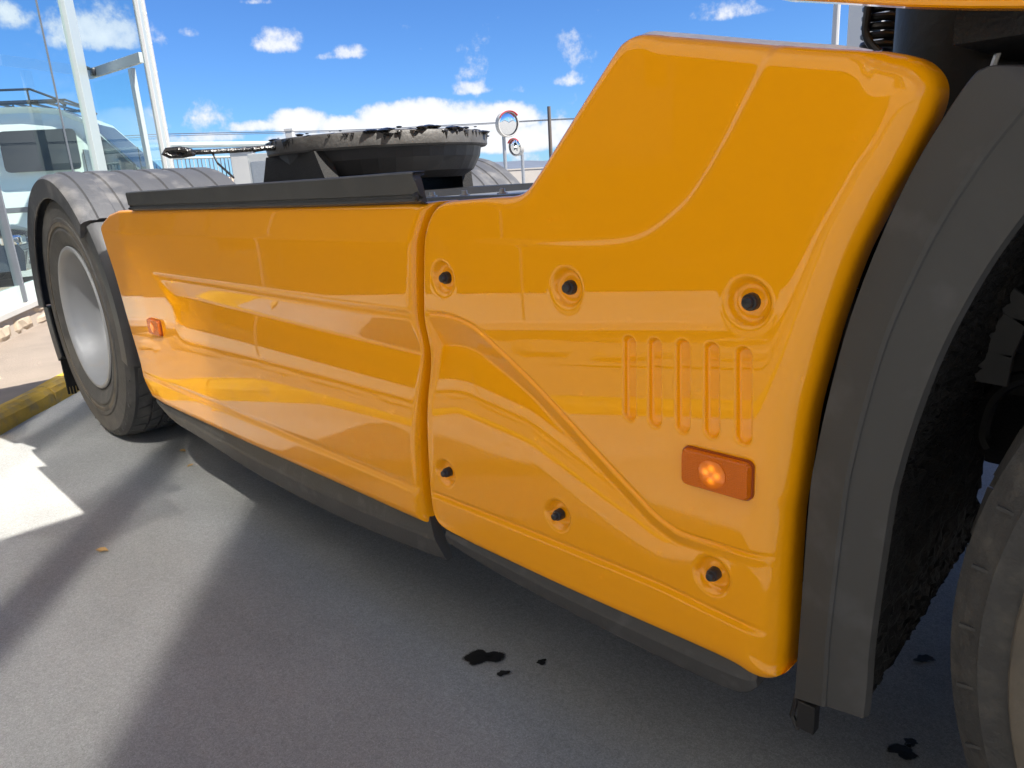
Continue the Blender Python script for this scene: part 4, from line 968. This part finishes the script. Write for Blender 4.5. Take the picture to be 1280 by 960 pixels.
# traffic mirrors
def road_mirror(label, px, py, depth, rad, yaw, post_h, tilt=.1):
    c = Vector(at(px, py, depth)); root = thing('traffic_mirror', label, 'mirror', (c.x, c.y, 0), 'convex traffic mirrors past the coupling')
    d = Vector((-c.x, -c.y, 0)).normalized(); d = Matrix.Rotation(yaw, 3, 'Z') @ d; d = (d + Vector((0, 0, -tilt))).normalized()
    R_ = (-d).to_track_quat('Y', 'Z').to_matrix()
    b = MB(); b.lathe([(0, -.09 * rad), (rad * .5, -.065 * rad), (rad * .86, .0), (rad * .9, .03 * rad)], c, n=40, R=R_); b.build('mirror_face', MIR, root, smooth=True)
    b = MB(); b.lathe([(rad * .86, -.02), (rad * .95, -.045 * rad - .01), (rad, .0), (rad * 1.0, .09), (rad * .5, .16), (0, .18)], c, n=40, R=R_); b.build('back_shell', WHT, root, smooth=True)
    b = MB()   # hood over the top half
    V_ = []; Fc = []; nn = 24
    for i in range(nn + 1):
        a = math.radians(40 + 110 * i / nn); e = Vector((math.cos(a), 0, math.sin(a)))
        for rr, h in ((.90, -.005), (1.005, -.02), (1.01, -.06), (.98, -.06), (.92, -.02)): V_.append(c + R_ @ Vector((e.x * rad * rr, h, e.z * rad * rr)))
    for i in range(nn):
        for j in range(4): Fc.append((i * 5 + j, i * 5 + j + 1, i * 5 + 6 + j, i * 5 + 5 + j))
    b.add(V_, Fc).build('hood', RED, root, smooth=True)
    MB().tube([(c.x - d.x * .22, c.y - d.y * .22, 0), (c.x - d.x * .22, c.y - d.y * .22, c.z + rad * .4)], .038, 10).build('pole', STEEL, root)
road_mirror('round convex traffic mirror with red hood, the higher one above the far mudguard', 635.5, 155, 15, .262, .55, 3)
road_mirror('smaller convex traffic mirror with red hood, low behind the far mudguard', 644, 184, 16.5, .20, -.75, 2)
# poles and wires
def pole(name, label, px, ytop, depth, r, m, grp=None):
    p = at(px, ytop, depth); return tag(MB().tube([(p[0], p[1], 0), (p[0], p[1], p[2])], [r * 1.2, r], 10).build(name, m), label, 'pole', grp)
WOODP = mat('weathered_pole', (.12, .10, .085), .9, var=.2, vscale=3)
pole('utility_pole', 'thin dark utility pole carrying a cable left of the tall fairing', 686, 133, 46, .11, WOODP)
pole('lamp_post', 'slim white lamp post rising behind the fairing top edge', 1050, -60, 22, .10, WHT)
def wire(name, label, pts, depth0, depth1, r, grp='overhead cables across the sky'):
    P = []
    n = len(pts)
    for i, p in enumerate(pts): P.append(at(*p, depth0 + (depth1 - depth0) * i / (n - 1)))
    tag(MB().tube([tuple(p) for p in catmull(P, 5)], r, 5).build(name, mat('cable_grey', (.10, .11, .13), .6)), label, 'cable', grp)
wire('overhead_cable', 'upper overhead cable running past the pole to the traffic mirror', [(140, 171), (210, 167.5), (420, 163), (560, 156.5), (686, 149.5), (760, 146)], 50, 46, .028)
wire('overhead_cable', 'lower overhead cable close under the upper one above the gate', [(140, 174), (210, 170), (420, 164.5), (560, 158), (686, 150.5), (760, 148)], 50, 46, .02)
# pale building with storeys seen through the gap beside the coiled hose
c = at(1094, 60, 60); tow = thing('office_block', 'beige multi storey block seen behind the coiled black hose', 'building', (c[0], c[1], 0))
e = at(1082, 5, 60); hgt = 17.0; RB = RZ
MB().box((c[0], c[1], hgt / 2), (3.0, 4, hgt), RB).build('wall', mat('beige_facade', (.6, .57, .52), .8, var=.05), tow)
nrm = Vector((-FW[0], -FW[1], 0)); rtv = Vector((RT[0], RT[1], 0))
for k in range(8):
    for j in (-1, 0, 1):
        p = Vector((c[0], c[1], 1.6 + k * 1.9)) + nrm * 2.01 + rtv * j * .95; MB().box(p, (.6, .06, 1.15), RB).build('window', VGLS, tow)
    MB().box(Vector((c[0], c[1], .75 + k * 1.9)) + nrm * 2.03, (3.1, .14, .16), RB).build('ledge', WHT, tow)

# ------------------------------------------------------------------ marks on the ground
def stain_mat():
    nt = STAIN.node_tree; N = nt.nodes; L = nt.links; b = N['Principled BSDF']
    at_ = N.new('ShaderNodeAttribute'); at_.attribute_name = 'soak'; tc = N.new('ShaderNodeTexCoord')
    n = N.new('ShaderNodeTexNoise'); n.inputs['Scale'].default_value = 130; n.inputs['Detail'].default_value = 5; L.new(tc.outputs['Object'], n.inputs['Vector'])
    a = N.new('ShaderNodeMath'); a.operation = 'MULTIPLY_ADD'; a.inputs[1].default_value = .9; L.new(n.outputs['Fac'], a.inputs[0]); L.new(at_.outputs['Fac'], a.inputs[2])
    m = N.new('ShaderNodeMapRange'); m.inputs[1].default_value = .5; m.inputs[2].default_value = .95; m.inputs[4].default_value = .93; L.new(a.outputs[0], m.inputs[0]); L.new(m.outputs[0], b.inputs['Alpha'])
stain_mat()
def blot(name, label, cat, px, r, seed, z=.004, m=STAIN, ecc=1.4, rot=0, grp=None):
    q = np.random.default_rng(seed); c = onZ(px, 0); ph = q.uniform(0, 6.3, 8); n = 48; V_ = []; so = []
    for f, k in ((.0, 1), (.45, 1), (.8, .75), (1.0, .25), (1.25, -.5)):
        for i in range(n):
            a = 2 * math.pi * i / n; rr = r * f * (1 + .20 * math.sin(2 * a + ph[0]) + .14 * math.sin(3 * a + ph[1]) + .10 * math.sin(5 * a + ph[2]) + .05 * math.sin(8 * a + ph[3]))
            x, y = rr * math.cos(a) * ecc, rr * math.sin(a); V_.append((c[0] + x * math.cos(rot) - y * math.sin(rot), c[1] + x * math.sin(rot) + y * math.cos(rot), z)); so.append(k)
    o = mesh(name, V_, [(k * n + i, k * n + (i + 1) % n, k * n + n + (i + 1) % n, k * n + n + i) for k in range(1, 4) for i in range(n)] + [tuple(n + i for i in range(n))], m)
    at_ = o.data.attributes.new('soak', 'FLOAT', 'POINT'); at_.data.foreach_set('value', np.array(so, dtype=np.float32))
    tag(o, label, cat, grp)
OG = 'oil drops on the asphalt'
blot('oil_stain', 'largest black oil stain, on the asphalt below the front fairing', 'stain', (604, 823), .030, 2, rot=.8, grp=OG)
blot('oil_stain', 'small oil drop right beside the largest stain', 'stain', (629, 843), .010, 3, rot=.8, grp=OG)
blot('oil_stain', 'lone oil drop a little right of the largest stain', 'stain', (677, 829), .009, 5, rot=.8, grp=OG)
blot('oil_stain', 'dark oil patch near the bottom edge beside the front tyre', 'stain', (1128, 941), .018, 7, rot=.8, grp=OG)
blot('oil_stain', 'thin oil spot just above the patch beside the front tyre', 'stain', (1138, 930), .010, 9, rot=.8, grp=OG)
blot('oil_stain', 'small oval oil drop under the front wheel arch', 'stain', (1155, 825), .014, 11, rot=.8, grp=OG)
def leaf(label, px, sz, rot, name='leaf', m=LEAFM):
    c = onZ(px, .01); V_ = []; Fc = []
    outl = [(-1, 0, .0), (-.5, .34, .25), (.1, .42, .35), (.6, .22, .2), (1, 0, .1), (.6, -.25, .25), (.1, -.4, .1), (-.5, -.3, .15)]
    ca, sa = math.cos(rot), math.sin(rot)
    V_ = [(c[0], c[1], .006)] + [(c[0] + (x * ca - y * sa) * sz, c[1] + (x * sa + y * ca) * sz, .004 + h * sz * .7) for x, y, h in outl]
    tag(mesh(name, V_, [(0, i + 1, (i + 1) % 8 + 1) for i in range(8)], m), label, 'leaf', 'dry leaves on the asphalt')
leaf('dry curled brown leaf on the open asphalt left of the truck', (127, 686), .028, .5)
leaf('dry leaf lying by the kerb, beside the shadow of the rear tyre', (238, 580), .018, 1.9)
leaf('tiny dark leaf lying just under the edge of the rear scuff strip', (228, 562), .025, .2)
leaf('fallen leaf in the sunlit patch near the yellow kerb', (-40, 590), .05, 1.2)
